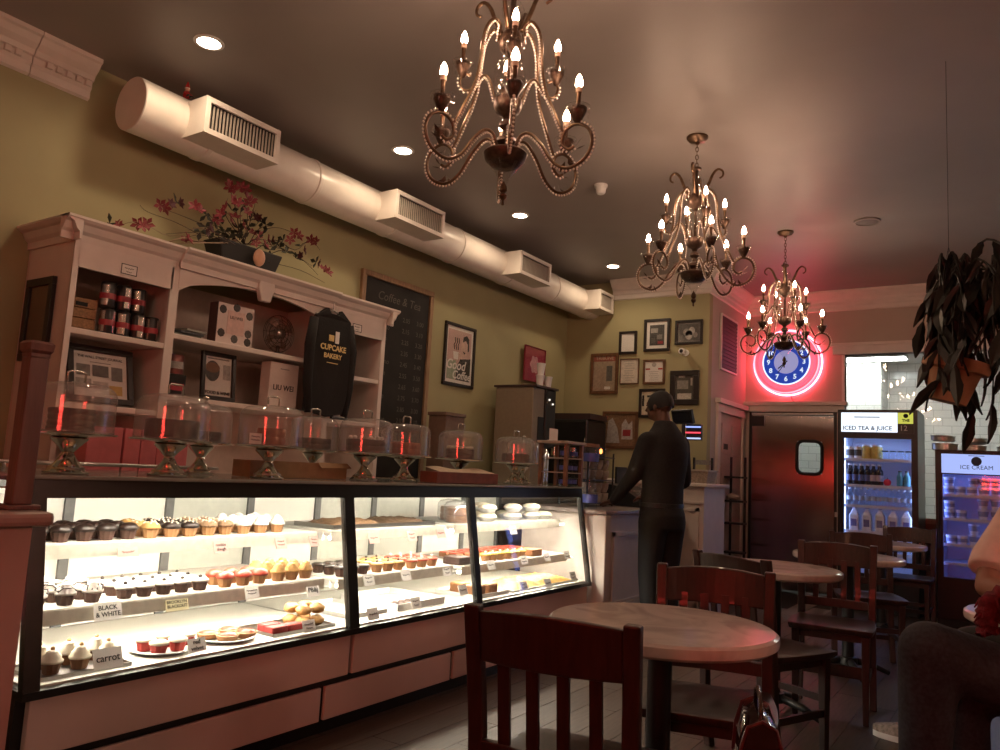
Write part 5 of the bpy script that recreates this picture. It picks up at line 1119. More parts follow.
# ================================================================ drinks fridge
coolw = emis('cool_led', (.40, .55, 1), 5.5); cabw = mat('fridge_liner', (.62, .66, .80), .4, var=.02); shw = mat('fridge_shelf', (.70, .75, .90), .3, var=.02)
def fridge(x0, x1, yf, yb, zt, zg0, zg1, label, led, bodym):
    t = thing('display_fridge', ((x0+x1)/2, yf, 0), label, 'fridge'); w = (x1-x0)/2; D = yb-yf
    MB().box(-w, w, .05, D, 0, .06).box(-w, w, D-.03, D, .06, zt).box(-w, -w+.03, .05, D-.03, .06, zt).box(w-.03, w, .05, D-.03, .06, zt).box(-w+.03, w-.03, .05, D-.03, zt-.03, zt).box(-w+.03, w-.03, .05, D-.03, .06, zg0-.06).box(-w+.03, w-.03, .05, D-.03, zg1+.05, zt-.03).build('cabinet', bodym, t)
    MB().box(-w+.031, w-.031, D-.045, D-.031, zg0-.05, zg1+.04).box(-w+.031, -w+.04, .06, D-.045, zg0-.05, zg1+.04).box(w-.04, w-.031, .06, D-.045, zg0-.05, zg1+.04).box(-w+.04, w-.04, .06, D-.045, zg0-.055, zg0-.045).build('liner', cabw, t)
    f = MB().box(-w, w, 0, .045, zg1, zt).box(-w, -w+.055, 0, .045, zg0, zg1).box(w-.055, w, 0, .045, zg0, zg1).box(-w, w, 0, .045, .08, zg0)
    dr = f.build('door_frame', black, t); MB().box(-w+.055, w-.055, .02, .026, zg0, zg1).build('pane', G_win, dr); MB().tube([(-w+.03, -.03, zg0+.25), (-w+.03, -.03, zg0+.75)], .008, 8).tube([(-w+.03, 0, zg0+.3), (-w+.03, -.03, zg0+.3)], .006, 6).tube([(-w+.03, 0, zg0+.7), (-w+.03, -.03, zg0+.7)], .006, 6).build('handle', black, dr)
    for s in (-1, 1): MB().box(s*(w-.0425)-.002, s*(w-.0425)+.002, .065, .17, zg0-.03, zg1+.02).build('light_panel', led, t)
    MB().box(-w+.07, w-.07, .10, .30, zg1+.03, zg1+.036).build('light_strip', led, t)
    MB().box(-w+.02, w-.02, .03, .05, .01, .07).build('kick_grille', darkm, t)
    return t, w, D
f1x0, f1x1, F1Y = -1.505, -.80, 8.3
fr1, W1, D1 = fridge(f1x0, f1x1, F1Y, 8.94, 1.935, .36, 1.655, 'tall black drinks fridge with a lit header beside the steel door', coolw, black)
MB().box(-W1+.03, W1-.03, -.012, 0, 1.705, 1.915).build('header_box', black, fr1)
hd = MB().box(-W1+.035, W1*.52, -.016, -.012, 1.715, 1.905).build('header_panel', emis('header_glow', (.80, .88, 1), 1.5), fr1); MB().box(W1*.53, W1-.035, -.016, -.012, 1.80, 1.905).build('yellow_panel', emis('yellow_glow', (.75, .75, .12), .8), fr1)
navy = mat('navy_letters', (.015, .03, .08), .5, var=0)
text('lettering', 'ICED TEA & JUICE', .056, navy, fr1, FY, (-.083, -.018, 1.752), bold=.0012, extrude=.0008)
MB().box(-.20, .03, -.0175, -.0165, 1.856, 1.866).build('print_line', mat('pale_letters', (.35, .5, .6), .5), fr1); text('lettering', '12', .07, mat('white_letters', (.5, .5, .5), .5), fr1, FY, (.235, -.018, 1.755), extrude=.0008); text('lettering', 'THE', .035, ink, fr1, FY, (.255, -.018, 1.83), bold=.0015, extrude=.0008)
MB().lathe([(0, 0), (.022, 0), (.0, .002)], 10, axis='y', c=(.255, -.0175, 1.875)).build('emblem', ink, fr1)
fc = (f1x0+f1x1)/2
SZ = [1.455, 1.200, 1.000, .755, .56, .38]
for z in SZ[:5]: MB().box(-W1+.045, W1-.045, .085, D1-.06, z-.012, z).build('shelf', shw, fr1); 
for z in SZ[:5]: MB().box(-W1+.045, W1-.045, .080, .085, z-.022, z+.006).build('shelf_edge', shw, fr1)
# contents, set in rows by kind
def put_row(nm, me, kids, label, group, cat_, xs, ys, z, tall=0):
    for y in ys:
        for x in xs:
            o = tag(link(nm, me, None, (x, y, z)), label, cat_, group)
            for kn, km in kids: link(kn, km, o)
whj = MB().lathe([(0, 0), (.034, 0), (.036, .004), (.036, .12), (0, .12)], 14).mesh('milk_carafe', rwht, 40); bandk = MB().lathe([(.0365, .03), (.0365, .09)], 14).mesh('label_band', gy(2), True)
FX_ = lambda px, Y=8.43: at(px, 480, Y=Y).x
put_row('juice_jar', whj, [('label_band', bandk)], 'white jar with dark label on the top shelf of the drinks fridge', 'white jars in drinks fridge', 'jar', [FX_(850), FX_(857.5)], [8.44], SZ[0]+.002)
yj = MB().lathe([(0, 0), (.042, 0), (.044, .004), (.044, .115), (.036, .125), (0, .125)], 14).mesh('juice_jar', mat('yellow_juice', (.62, .46, .10), .3), 40); lid = MB().lathe([(0, .1255), (.04, .1255), (.04, .14), (0, .14)], 14).mesh('lid', rwht, 40)
put_row('juice_jar', yj, [('lid', lid)], 'yellow juice jar on the top shelf of the drinks fridge', 'yellow juice jars', 'jar', [FX_(866.5), FX_(876)], [8.44, 8.56], SZ[0]+.002)
gj = MB().lathe([(0, 0), (.036, 0), (.038, .05), (.028, .065), (.03, .075), (0, .076)], 14).mesh('glass_jar', G_bot, 40); gl = MB().lathe([(0, .0765), (.032, .0765), (.032, .088), (0, .088)], 14).mesh('lid', mat('dark_lid', (.03, .03, .04), .4), 40)
put_row('glass_jar', gj, [('lid', gl)], 'small glass jar with dark lid on the top shelf of the drinks fridge', 'small glass jars', 'jar', [FX_(885), FX_(893), FX_(901), FX_(909)], [8.44], SZ[0]+.002)
dbm = bottle_mesh(.028, .205, mat('dark_cola', (.02, .01, .012), .12), 'soda_bottle', .36); dlb = MB().lathe([(.0285, .04), (.0285, .10)], 14).mesh('label_band', mat('soda_label', (.10, .14, .34), .4), True); cap_ = MB().lathe([(0, .206), (.0135, .206), (.0135, .19), (.0120, .19)], 10).mesh('cap', rwht, 40)
put_row('soda_bottle', dbm, [('label_band', dlb), ('cap', cap_)], 'dark soda bottle with blue label in the drinks fridge', 'dark soda bottles', 'bottle', [FX_(849.5), FX_(855), FX_(861), FX_(867)], [8.43, 8.52], SZ[1]+.002)
put_row('soda_bottle', dbm, [('label_band', bandk and MB().lathe([(.0285, .04), (.0285, .10)], 14).mesh('label_band', mat('pale_label', (.5, .45, .5), .4), True)), ('cap', cap_)], 'dark soda bottle with pale label at the centre of the drinks fridge', 'pale-labelled soda bottles', 'bottle', [FX_(873), FX_(879)], [8.43, 8.52], SZ[1]+.002)
tb_ = bottle_mesh(.03, .15, mat('teal_drink', (.10, .30, .36), .12), 'tea_bottle', .5)
put_row('tea_bottle', tb_, [('cap', MB().lathe([(0, .151), (.018, .151), (.018, .14), (.016, .14)], 10).mesh('cap', mat('dark_lid', 0), 40))], 'short teal tea bottle in the drinks fridge', 'teal tea bottles', 'bottle', [FX_(900), FX_(907)], [8.43], SZ[1]+.002)
rdot = tag(MB().ball((0, 0, .035), (.035, .02, .035), 12, 8).build('red_orb', emis('red_glow', (1, .1, .2), .0) if False else mat('hot_red', (.7, .03, .08), .3), None, (FX_(887), 8.45, SZ[1]+.002), smooth=True), 'round red fruit among the soda bottles', 'fruit'); MB().tube([(0, 0, .068), (.004, 0, .082)], .003, 6).build('stem', leafm, rdot)  # plain red orb with a short stem between the soda bottles
wbm = bottle_mesh(.029, .17, G_bot, 'water_bottle', .45); wl = MB().lathe([(.0295, .05), (.0295, .09)], 14).mesh('label_band', mat('water_label', (.45, .55, .75), .4), True)
put_row('water_bottle', wbm, [('label_band', wl), ('cap', MB().lathe([(0, .171), (.015, .171), (.015, .155), (.013, .155)], 10).mesh('cap', rwht, 40))], 'clear water bottle in the full row of the drinks fridge', 'water bottles in drinks fridge', 'bottle', [fc-W1+.09+i*.0535 for i in range(11)], [8.43], SZ[2]+.002)
jm = MB().add([(sx*.042, sy*.042, z) for z in (0, .15) for sx, sy in ((-1,-1),(1,-1),(1,1),(-1,1))]+[(sx*.018, sy*.018, .20) for sx, sy in ((-1,-1),(1,-1),(1,1),(-1,1))]+[(sx*.018, sy*.018, .215) for sx, sy in ((-1,-1),(1,-1),(1,1),(-1,1))],
     [(3,2,1,0)]+[(a+k, a+(k+1) % 4, a+4+(k+1) % 4, a+4+k) for a in (0, 4, 8) for k in range(4)]+[(12, 13, 14, 15)]).mesh('milk_jug', mat('jug_white', (.72, .76, .88), .35), False, .008)
jl = MB().box(-.026, .026, -.0435, -.0428, .04, .11).mesh('label_or_highlight', mat('jug_label', (.16, .16, .40), .4)); jc = MB().lathe([(0, .2155), (.018, .2155), (.018, .23), (0, .23)], 12).mesh('cap', mat('blue_cap', (.06, .12, .5), .4), 40)
put_row('milk_jug', jm, [('label_or_highlight', jl), ('cap', jc)], 'white milk jug in the drinks fridge', 'milk jugs', 'jug', [fc-W1+.13+i*.115 for i in range(5)], [8.44], SZ[3]+.002)
put_row('water_bottle', wbm, [('label_band', wl)], 'clear water bottle on the low shelf of the drinks fridge', 'low water bottles', 'bottle', [fc-W1+.10+i*.065 for i in range(9)], [8.43], SZ[4]+.002)
# ================================================================ ice cream freezer
F2Y = 8.0; g0, g1 = -.635, .12
ledb = emis('blue_led', (.22, .32, 1), 4.2)
fr2, W2, D2 = fridge(g0, g1, F2Y, 8.7, 1.55, .434, 1.335, 'shorter black glass-door freezer of tubs glowing blue', ledb, black)
MB().box(-W2+.05, W2-.05, -.006, 0, 1.345, 1.515).build('header_panel', emis('freezer_header', (.42, .52, 1), 1.0), fr2)
text('lettering', 'ICE CREAM', .05, navy, fr2, FY, (-.06, -.008, 1.40), extrude=.0008); poly2 = MB().lathe([(0, 0), (.04, 0), (.038, .003), (0, .003)], 16, axis='y', c=(-.06, -.010, 1.455)).build('emblem', navy, fr2); MB().box(-.12, 0, -.0085, -.0075, 1.50, 1.505).build('print_line', navy, fr2)
TZ = [1.155, .945, .72, .555]
for z in TZ: MB().box(-W2+.045, W2-.045, .085, D2-.06, z-.012, z).build('shelf', shw, fr2); MB().box(-W2+.045, W2-.045, .08, .085, z-.02, z+.006).build('shelf_edge', shw, fr2)
tub = MB().lathe([(0, 0), (.036, 0), (.0425, .062), (0, .062)], 16).mesh('ice_cream_tub', mat('tub_white', (.74, .78, .90), .4), 40); tlid = MB().lathe([(0, .0625), (.045, .0625), (.045, .074), (0, .076)], 16).mesh('lid', mat('tub_lid', (.80, .84, .95), .3), 40); tlab = MB().lathe([(.0392, .02), (.0422, .05)], 16).mesh('label_band', mat('tub_print', (.30, .34, .55), .5), True)
TX = lambda px: at(px, 500, Y=8.14).x
TK = [('lid', tlid), ('label_band', tlab)]
put_row('ice_cream_tub', tub, TK, 'white ice cream tub on the top shelf of the freezer', 'tubs on the top freezer shelf', 'tub', [TX(949.5), TX(960.5), TX(972), TX(984), TX(997)], [8.14], TZ[0]+.002)
put_row('ice_cream_tub', tub, TK, 'white ice cream tub stacked on another in the freezer', 'stacked tubs on the top freezer shelf', 'tub', [TX(949.5), TX(974), TX(985), TX(997)], [8.14], TZ[0]+.081)
put_row('ice_cream_tub', tub, TK, 'white ice cream tub on the second shelf of the freezer', 'tubs on the second freezer shelf', 'tub', [TX(949.5), TX(961)], [8.14], TZ[1]+.002); put_row('ice_cream_tub', tub, TK, 'upper white ice cream tub on the second shelf of the freezer', 'upper tub of second shelf', 'tub', [TX(949.5)], [8.14], TZ[1]+.081)
put_row('ice_cream_tub', tub, TK, 'white ice cream tub on the third shelf of the freezer', 'tubs on the third freezer shelf', 'tub', [TX(951), TX(961.5)], [8.14], TZ[2]+.002)
tall = MB().lathe([(0, 0), (.031, 0), (.043, .085), (.045, .09), (0, .091)], 16).mesh('tall_cup', mat('tub_white', 0), 40)
tall2 = [('label_band', MB().lathe([(.0356, .03), (.0418, .075)], 16).mesh('label_band', mat('tub_print', 0), True))]
put_row('tall_cup', tall, tall2, 'tall white cup on the second shelf of the freezer', 'tall cups on second freezer shelf', 'cup', [TX(983), TX(996)], [8.14], TZ[1]+.002); put_row('tall_cup', tall, tall2, 'tall white cup stacked on another on the second freezer shelf', 'stacked tall cups of second shelf', 'cup', [TX(983), TX(996)], [8.14], TZ[1]+.095)
put_row('tall_cup', tall, tall2, 'tall white cup standing alone on the third freezer shelf', 'lower tall cup', 'cup', [TX(973.5)], [8.14], TZ[2]+.002); put_row('tall_cup', tall, tall2, 'tall white cup stacked on the one on the third freezer shelf', 'upper tall cup', 'cup', [TX(973.5)], [8.14], TZ[2]+.095)
# pans on the freezer
def pan(x, y, z, r, h, lab, tilt=0):
    o = tag(MB().lathe([(0, 0), (r*.92, 0), (r, .008), (r, h), (r*1.05, h+.004), (r*1.05, h+.008), (r*.97, h+.006), (r*.96, .012), (0, .008)], 28).build('cake_pan', steel, None, (x, y, z), smooth=40), lab, 'pan', 'steel pans on the freezer'); MB().tube([(r*.98*math.cos(a), r*.98*math.sin(a), h+.004) for a in [i*PI/14 for i in range(28)]], .005, 6, closed=True).build('rolled_rim', steel, o, smooth=True)
    o.rotation_euler = (R(tilt), R(tilt*.6), 0); return o
pan(at(945, 440, Y=8.22).x, 8.22, 1.552, .105, .055, 'round steel cake pan at the bottom of the stack on the freezer'); pan(at(943, 440, Y=8.22).x, 8.22, 1.638, .10, .045, 'tilted steel cake pan on top of the stack on the freezer', 5)
pan(at(974, 440, Y=8.22).x, 8.22, 1.552, .10, .04, 'steel cake pan beside the stack on the freezer'); pan(at(975, 440, Y=8.22).x, 8.22, 1.618, .10, .03, 'shallow steel pan lying on the pan beside the stack', -6); pan(-.07, 8.24, 1.552, .10, .04, 'low steel pan at the far end of the freezer')
# ================================================================ neon clock
cc = at(786, 362, Y=8.9); t = thing('neon_clock', (cc.x, 9.0, cc.z), 'round neon clock with a glowing pink rim and blue dial', 'clock')
MB().lathe([(0, -.006), (.33, -.006), (.35, -.03), (.355, -.10), (.345, -.105), (.34, -.10), (.33, -.05), (.256, -.05), (.25, -.09), (0, -.09)], 56, axis='y').build('housing', mat('pink_bowl', (.75, .30, .34), .3, var=0, emit=(1, .13, .22), estr=.55), t, smooth=40)
MB().tube([(.347*math.cos(a), -.105, .347*math.sin(a)) for a in [i*PI/28 for i in range(56)]], .007, 6, closed=True).build('rim_tube', emis('rim_neon', (1, .42, .52), 1.7), t, smooth=True)
MB().tube([(.298*math.cos(a), -.07, .298*math.sin(a)) for a in [i*PI/28 for i in range(56)]], .012, 6, closed=True).build('pink_neon', emis('pink_neon', (1, .16, .26), 1.1), t, smooth=True)
MB().tube([(.368*math.cos(a), -.03, .368*math.sin(a)) for a in [i*PI/28 for i in range(56)]], .010, 6, closed=True).build('back_neon', emis('back_neon', (1, .07, .11), K_NEON), t, smooth=True)
MB().tube([(.252*math.cos(a), -.095, .252*math.sin(a)) for a in [i*PI/28 for i in range(56)]], .008, 6, closed=True).build('dial_neon', emis('white_neon', (.65, .80, 1), 1.6), t, smooth=True)
MB().lathe([(0, -.093), (.248, -.093), (.248, -.096), (0, -.096)], 48, axis='y').build('dial', mat('blue_dial', (.02, .06, .45), .3, var=0, emit=(.02, .09, .7), estr=.45), t)
MB().lathe([(0, -.0965), (.132, -.0965), (.132, -.098), (0, -.098)], 40, axis='y').build('dial_centre', mat('lilac_dial', (.45, .5, .8), .3, var=0, emit=(.4, .46, .9), estr=.5), t)
wn_ = emis('numeral_glow', (.80, .92, 1), .95)
for k in range(1, 13):
    a = R(90-30*k); text('numeral', str(k), .074, wn_, t, FY, (.192*math.cos(a), -.098, .192*math.sin(a)), bold=.002)
hb = mat('clock_hands', (.01, .01, .02), .5, var=0)
for ang, ln, w in ((90-30*7.66, .115, .012), (90-6*36, .15, .008)):
    a = R(ang); MB().bar((-.02*math.cos(a), -.101, -.02*math.sin(a)), (ln*math.cos(a), -.101, ln*math.sin(a)), w, .002, (0, 1, 0)).build('hand', hb, t)
MB().tube([(.03, -.01, -.35), (.05, -.01, -.42), (.09, -.01, -.45), (.12, -.01, -.52)], .004, 6).build('power_cord', black, t)
# red neon border in the shop window behind the seats: its light and mirror streaks show in the room
t = thing('neon_bars', (-.2, Y0+.12, 1.52), 'red neon tubes in rows hung in the front window', 'neon sign')
NR = emis('red_neon', (1, .06, .045), 42)
for k in range(6): MB().tube([(-.45, 0, -.23+.092*k), (.45, 0, -.23+.092*k)], .014, 8).build('tube', NR, t, smooth=True)
for s in (-.4, .4): MB().box(s-.01, s+.01, -.03, -.016, -.25, .25).build('mounting_bar', steel, t)
for s in (-.4, .4): MB().tube([(s, -.02, .25), (s, -.02, ZC-1.52-.001)], .002, 5).build('hanging_wire', steel, t)
# ================================================================ black pole rack
t = thing('pole_rack', (-2.45, 8.35, 0), 'thin black pole rack beside the steel door', 'rack')
x0, x1 = at(731, 480, Y=8.35).x+2.45, at(745, 480, Y=8.35).x+2.45; zt = at(731, 457, Y=8.35).z
for y in (0,):
    for x in (x0, x1): MB().tube([(x, y, 0), (x, y, zt)], .014, 8).build('pole', black, t, smooth=True)
for z in (.42, .72, .95, 1.20): MB().box(x0-.06, x1+.02, -.13, .02, z, z+.02).build('shelf', black, t)
o = tag(lump('folded_cloth', .07, 9, mat('pale_cloth', (.42, .33, .27), .8), .5), 'pale folded cloth on the black pole rack', 'cloth'); o.location = (-2.45+x0+.06, 8.262, .973)
# ================================================================ chairs
def chair_proto():
    t = thing('dining_chair', (0, 0, 0), 'x', 'chair', 'slat-back chairs at the tables')    # faces +y, back at y=-.2
    # curved rear posts
    for s in (-1, 1):
        pts = [(s*.185, -.155, 0), (s*.182, -.19, .22), (s*.180, -.20, .45), (s*.182, -.215, .62), (s*.188, -.255, .855)]
        for a, b in zip(pts[:-1], pts[1:]): pass
        path = cat(pts, 4); q = MB(); k = len(path); vs = []
        for (x, y, z) in path:
            w, d = .019, .017; vs += [(x-w, y-d, z), (x+w, y-d, z), (x+w, y+d, z), (x-w, y+d, z)]
        fs = [(4*i+j, 4*i+(j+1) % 4, 4*i+4+(j+1) % 4, 4*i+4+j) for i in range(k-1) for j in range(4)]+[(3, 2, 1, 0), (4*k-4, 4*k-3, 4*k-2, 4*k-1)]
        q.add(vs, fs).build('rear_post', maho, t, bevel=.005)
    def rail(z0, z1, yb, bow, th=.022, x=.17, arch=0):
        def fn(sx, z, o): return (sx*x, yb-bow*(1-sx*sx)+o, z)
        n = 10; vs = []
        for i in range(n+1):
            sx = -1+2*i/n; zt = z1+arch*(1-sx*sx); lean = -.17
            vs += [(sx*x, yb-bow*(1-sx*sx)-th/2, z0), (sx*x, yb-bow*(1-sx*sx)+th/2, z0), (sx*x, yb-bow*(1-sx*sx)+th/2+lean*(zt-z0), zt), (sx*x, yb-bow*(1-sx*sx)-th/2+lean*(zt-z0), zt)]
        fs = [(4*i+j, 4*i+(j+1) % 4, 4*i+4+(j+1) % 4, 4*i+4+j) for i in range(n) for j in range(4)]+[(3, 2, 1, 0), (4*n, 4*n+1, 4*n+2, 4*n+3)]
        return MB().add(vs, fs)
    rail(.728, .842, -.233, .028, arch=.012).build('top_rail', maho, t, bevel=.005); rail(.505, .55, -.204, .018).build('lower_rail', maho, t, bevel=.004)
    for k in range(4):
        x = -.108+.072*k; b = .02*(1-(x/.17)**2)
        MB().add([(x+dx, y+dy, z) for (y, z) in ((-.206-b, .54), (-.236-b, .76)) for dx, dy in ((-.014, -.006), (.014, -.006), (.014, .006), (-.014, .006))], [(3,2,1,0),(4,5,6,7),(0,1,5,4),(1,2,6,5),(2,3,7,6),(3,0,4,7)]).build('slat', maho, t)
    # saddle seat
    def seat(u, v):
        x = (-1+2*u); y = -.19+.40*v; w = .19+.02*math.sin(PI*v*.8); return (x*w, y, .462-.012*math.sin(PI*u)*math.sin(PI*v))
    n, m_ = 8, 8; q = MB().grid(seat, n, m_); top = list(q.v); q.v += [(x*.96, y*.97, .432) for x, y, z in top]; N = (n+1)*(m_+1)
    q.f += [tuple(i+N for i in f[::-1]) for f in q.f[:n*m_]]
    bd = [i*(m_+1) for i in range(n+1)]+[n*(m_+1)+j for j in range(1, m_+1)]+[i*(m_+1)+m_ for i in range(n-1, -1, -1)]+[j for j in range(m_-1, 0, -1)]
    q.f += [(bd[i], bd[(i+1) % len(bd)], bd[(i+1) % len(bd)]+N, bd[i]+N) for i in range(len(bd))]
    q.build('seat', maho, t, bevel=.006, smooth=40)
    MB().box(-.165, .165, -.17, .17, .395, .434).build('apron', maho, t)
    for s in (-1, 1):
        MB().add([(s*.165+dx*k, .165+dy*k, z) for z, k in ((0, .7), (.43, 1)) for dx, dy in ((-.02, -.02), (.02, -.02), (.02, .02), (-.02, .02))], [(3,2,1,0),(4,5,6,7),(0,1,5,4),(1,2,6,5),(2,3,7,6),(3,0,4,7)]).build('front_leg', maho, t, bevel=.004)
        MB().bar((s*.172, -.17, .20), (s*.165, .16, .20), .018, .03).build('side_stretcher', maho, t); 
    MB().bar((-.165, .16, .26), (.165, .16, .26), .018, .03).build('front_stretcher', maho, t); MB().bar((-.178, -.18, .16), (.178, -.18, .16), .018, .03).build('rear_stretcher', maho, t)
    return t
ch = chair_proto()
# (back-centre x, back-centre y, turn) ; back rail sits .245 behind the chair's own origin
def place(o, bx, by, rz): o.location = (bx+.25*-math.sin(rz), by+.25*math.cos(rz), .0012); o.rotation_euler = (0, 0, rz)
spots = [(-.875, 1.55, R(10), 'mahogany slat-back chair pushed up to the marble table, its back towards the pastry case corner'), (-.925, 2.83, R(180+16), 'mahogany slat-back chair with its seat under the marble table, back to back with another chair'),
         (-1.045, 3.40, R(-24), 'mahogany slat-back chair facing the second marble table'), (-.87, 4.78, R(180+6), 'mahogany slat-back chair between the second and third marble tables'),
         (-.955, 6.10, R(180+20), 'mahogany slat-back chair beyond the third marble table'), (-.81, 7.66, R(180), 'mahogany slat-back chair standing right before the drinks fridge'), (.43, 3.04, R(110), 'mahogany slat-back chair under the person in jeans'), (.20, 4.50, R(180), 'mahogany slat-back chair under the person in the pink shirt')]
for i, (x, y, rz, lab) in enumerate(spots):
    o = ch if i == 0 else dup(ch, (0, 0, 0)); place(o, x, y, rz); o['label'] = lab
# ================================================================ round marble tables
def marble():
    m = mat('pale_marble', (.66, .57, .52), .16, var=0); nt = m.node_tree; b = nt.nodes['Principled BSDF']; L_ = nt.links
    tc = nt.nodes.new('ShaderNodeTexCoord'); n1 = nt.nodes.new('ShaderNodeTexNoise'); n1.inputs['Scale'].default_value = 4; n1.inputs['Detail'].default_value = 8; n1.inputs['Distortion'].default_value = 1.5
    cr = nt.nodes.new('ShaderNodeValToRGB'); cr.color_ramp.elements[0].position = .40; cr.color_ramp.elements[0].color = (.58, .51, .48, 1); cr.color_ramp.elements[1].position = .56; cr.color_ramp.elements[1].color = (.80, .71, .67, 1)
    L_.new(tc.outputs['Object'], n1.inputs['Vector']); L_.new(n1.outputs['Fac'], cr.inputs[0]); L_.new(cr.outputs[0], b.inputs['Base Color']); return m
mar = marble()
def table(x, y, r, lab, z=.74, ta=.5):
    t = thing('marble_table', (x, y, .0012), lab, 'table', 'round marble pedestal tables')
    z -= .0012; MB().lathe([(0, z-.040), (r-.012, z-.040), (r-.002, z-.032), (r, z-.020), (r-.002, z-.007), (r-.012, z), (0, z)], 64).build('table_top', mar, t, smooth=30)
    MB().lathe([(0, z-.06), (.13, z-.06), (.13, z-.0405), (0, z-.0405)], 20).build('mounting_plate', black, t)
    MB().lathe([(.036, .09), (.036, z-.06)], 18).build('column', black, t, smooth=True); MB().lathe([(0, .115), (.055, .105), (.06, .06), (0, .055)], 18).build('hub', black, t, smooth=40)
    for k in range(4):
        a = k*PI/2+ta; MB().tube([(.03*math.cos(a), .03*math.sin(a), .085), (.16*math.cos(a), .16*math.sin(a), .06), (.25*math.cos(a), .25*math.sin(a), .022)], [.022, .019, .016], 8).build('foot', black, t, smooth=True)
    return t
table(-.905, 2.275, .337, 'round marble table between the two facing mahogany chairs by the pastry case', ta=1.05)
table(-1.085, 4.28, .335, 'round marble table second along from the pastry case corner', ta=1.35); table(-.935, 5.50, .335, 'round marble table third along, below the neon clock side'); table(-.955, 7.08, .335, 'round marble table nearest the drinks fridge'); table(.14, 3.56, .335, 'round marble table under the elbow of the person in pink', ta=1.3)
# ================================================================ stool with handbag
st = thing('stool', (-.545, 2.02, .0012), 'low dark wooden stool under the glossy handbag', 'stool')
MB().lathe([(0, .42), (.13, .42), (.135, .43), (.13, .448), (0, .45)], 24).build('seat', maho, st, smooth=40)
for k in range(4):
    a = k*PI/2+PI/4; MB().tube([(.09*math.cos(a), .09*math.sin(a), .42), (.125*math.cos(a), .125*math.sin(a), 0)], .015, 8).build('leg', maho, st, smooth=True)
o = thing('handbag', (-.555, 2.05, .458), 'small glossy dark handbag with red piping beside the marble table', 'bag', rz=R(20))
pat = mat('patent_leather', (.035, .014, .012), .06, var=.2, coat=1.); rpip = mat('red_piping', (.08, .007, .011), .3, var=0)
b = MB(); path = [(.0, 0), (.052, 0), (.056, .02), (.05, .09), (.034, .14), (0, .155)]
n = 6; vs = []
for yv, k in ((-.12, .82), (-.105, .96), (0, 1), (.105, .96), (.12, .82)):
    vs += [(x*k, yv, z*(.9+.1*k)) for x, z in path]+[(-x*k, yv, z*(.9+.1*k)) for x, z in path[-2:0:-1]]
m_ = 2*len(path)-2
fs = [(i*m_+j, i*m_+(j+1) % m_, (i+1)*m_+(j+1) % m_, (i+1)*m_+j) for i in range(4) for j in range(m_)]+[tuple(range(m_))[::-1], tuple(4*m_+j for j in range(m_))]
b.add(vs, fs).build('body', pat, o, smooth=60)
for yv in (-.112, .112): MB().tube([(x*.93, yv, z*.99) for x, z in path]+[(-x*.93, yv, z*.99) for x, z in path[-2:0:-1]], .005, 6, closed=True).build('piping', rpip, o, smooth=True)
MB().tube([(0, -.08, .15), (0, -.06, .19), (0, 0, .205), (0, .06, .19), (0, .08, .15)], .006, 8).build('handle', pat, o, smooth=True)
# ================================================================ hanging plant
pc_ = Vector((at(946, 390, Y=4.2).x, 4.2, 0)); pz = at(957, 402, Y=4.2).z
t = thing('hanging_plant', (pc_.x, pc_.y, pz), 'large dark drooping plant in a clay pot hanging from the ceiling', 'plant')
clay = mat('clay_pot', (.33, .17, .09), .7, var=.2, scale=12)
pot = MB().lathe([(0, 0), (.085, 0), (.112, .15), (.14, .152), (.145, .165), (.14, .205), (.128, .205), (.12, .16), (0, .16)], 24)
pot.build('pot', clay, t, smooth=35).rotation_euler = (0, R(14), 0)
for k in range(3):
    a = k*2*PI/3+.4; MB().tube([(.138*math.cos(a), .138*math.sin(a), .2), (.02, .0, .75), (.02, 0, ZC-pz-.002)], .0012, 5).build('cord', blackr, t)
lfm = [mat('dark_plant_leaf_%d' % i, c, .45, var=.3, scale=20) for i, c in enumerate(((.007, .009, .006), (.010, .012, .007), (.006, .007, .005)))]
def leafmesh(L_, w, mt):
    pts = []; n = 6
    for i in range(n+1):
        u = i/n; ww = w*math.sin(PI*min(u*.95+.04, 1))**.8*(1+.15*math.sin(u*14)); dz = -.25*L_*u*u
        pts.append([(-ww, L_*u, dz+.004), (0, L_*u, dz-.003), (ww, L_*u, dz+.004)])
    vs = [p for r_ in pts for p in r_]; vs += [(x, y, z-.0012) for x, y, z in vs]; N = 3*(n+1)
    fs = []
    for i in range(n):
        for j in range(2): a = 3*i+j; fs += [(a, a+1, a+4, a+3), (N+a+3, N+a+4, N+a+1, N+a)]
        for j in (0, 2): a = 3*i+j; fs.append((a, a+3, N+a+3, N+a))
    return MB().add(vs, fs).mesh('leaf', mt)
LM = [leafmesh(.16, .021, lfm[0]), leafmesh(.20, .026, lfm[1]), leafmesh(.12, .020, lfm[2])]
random.seed(21)
stems = []
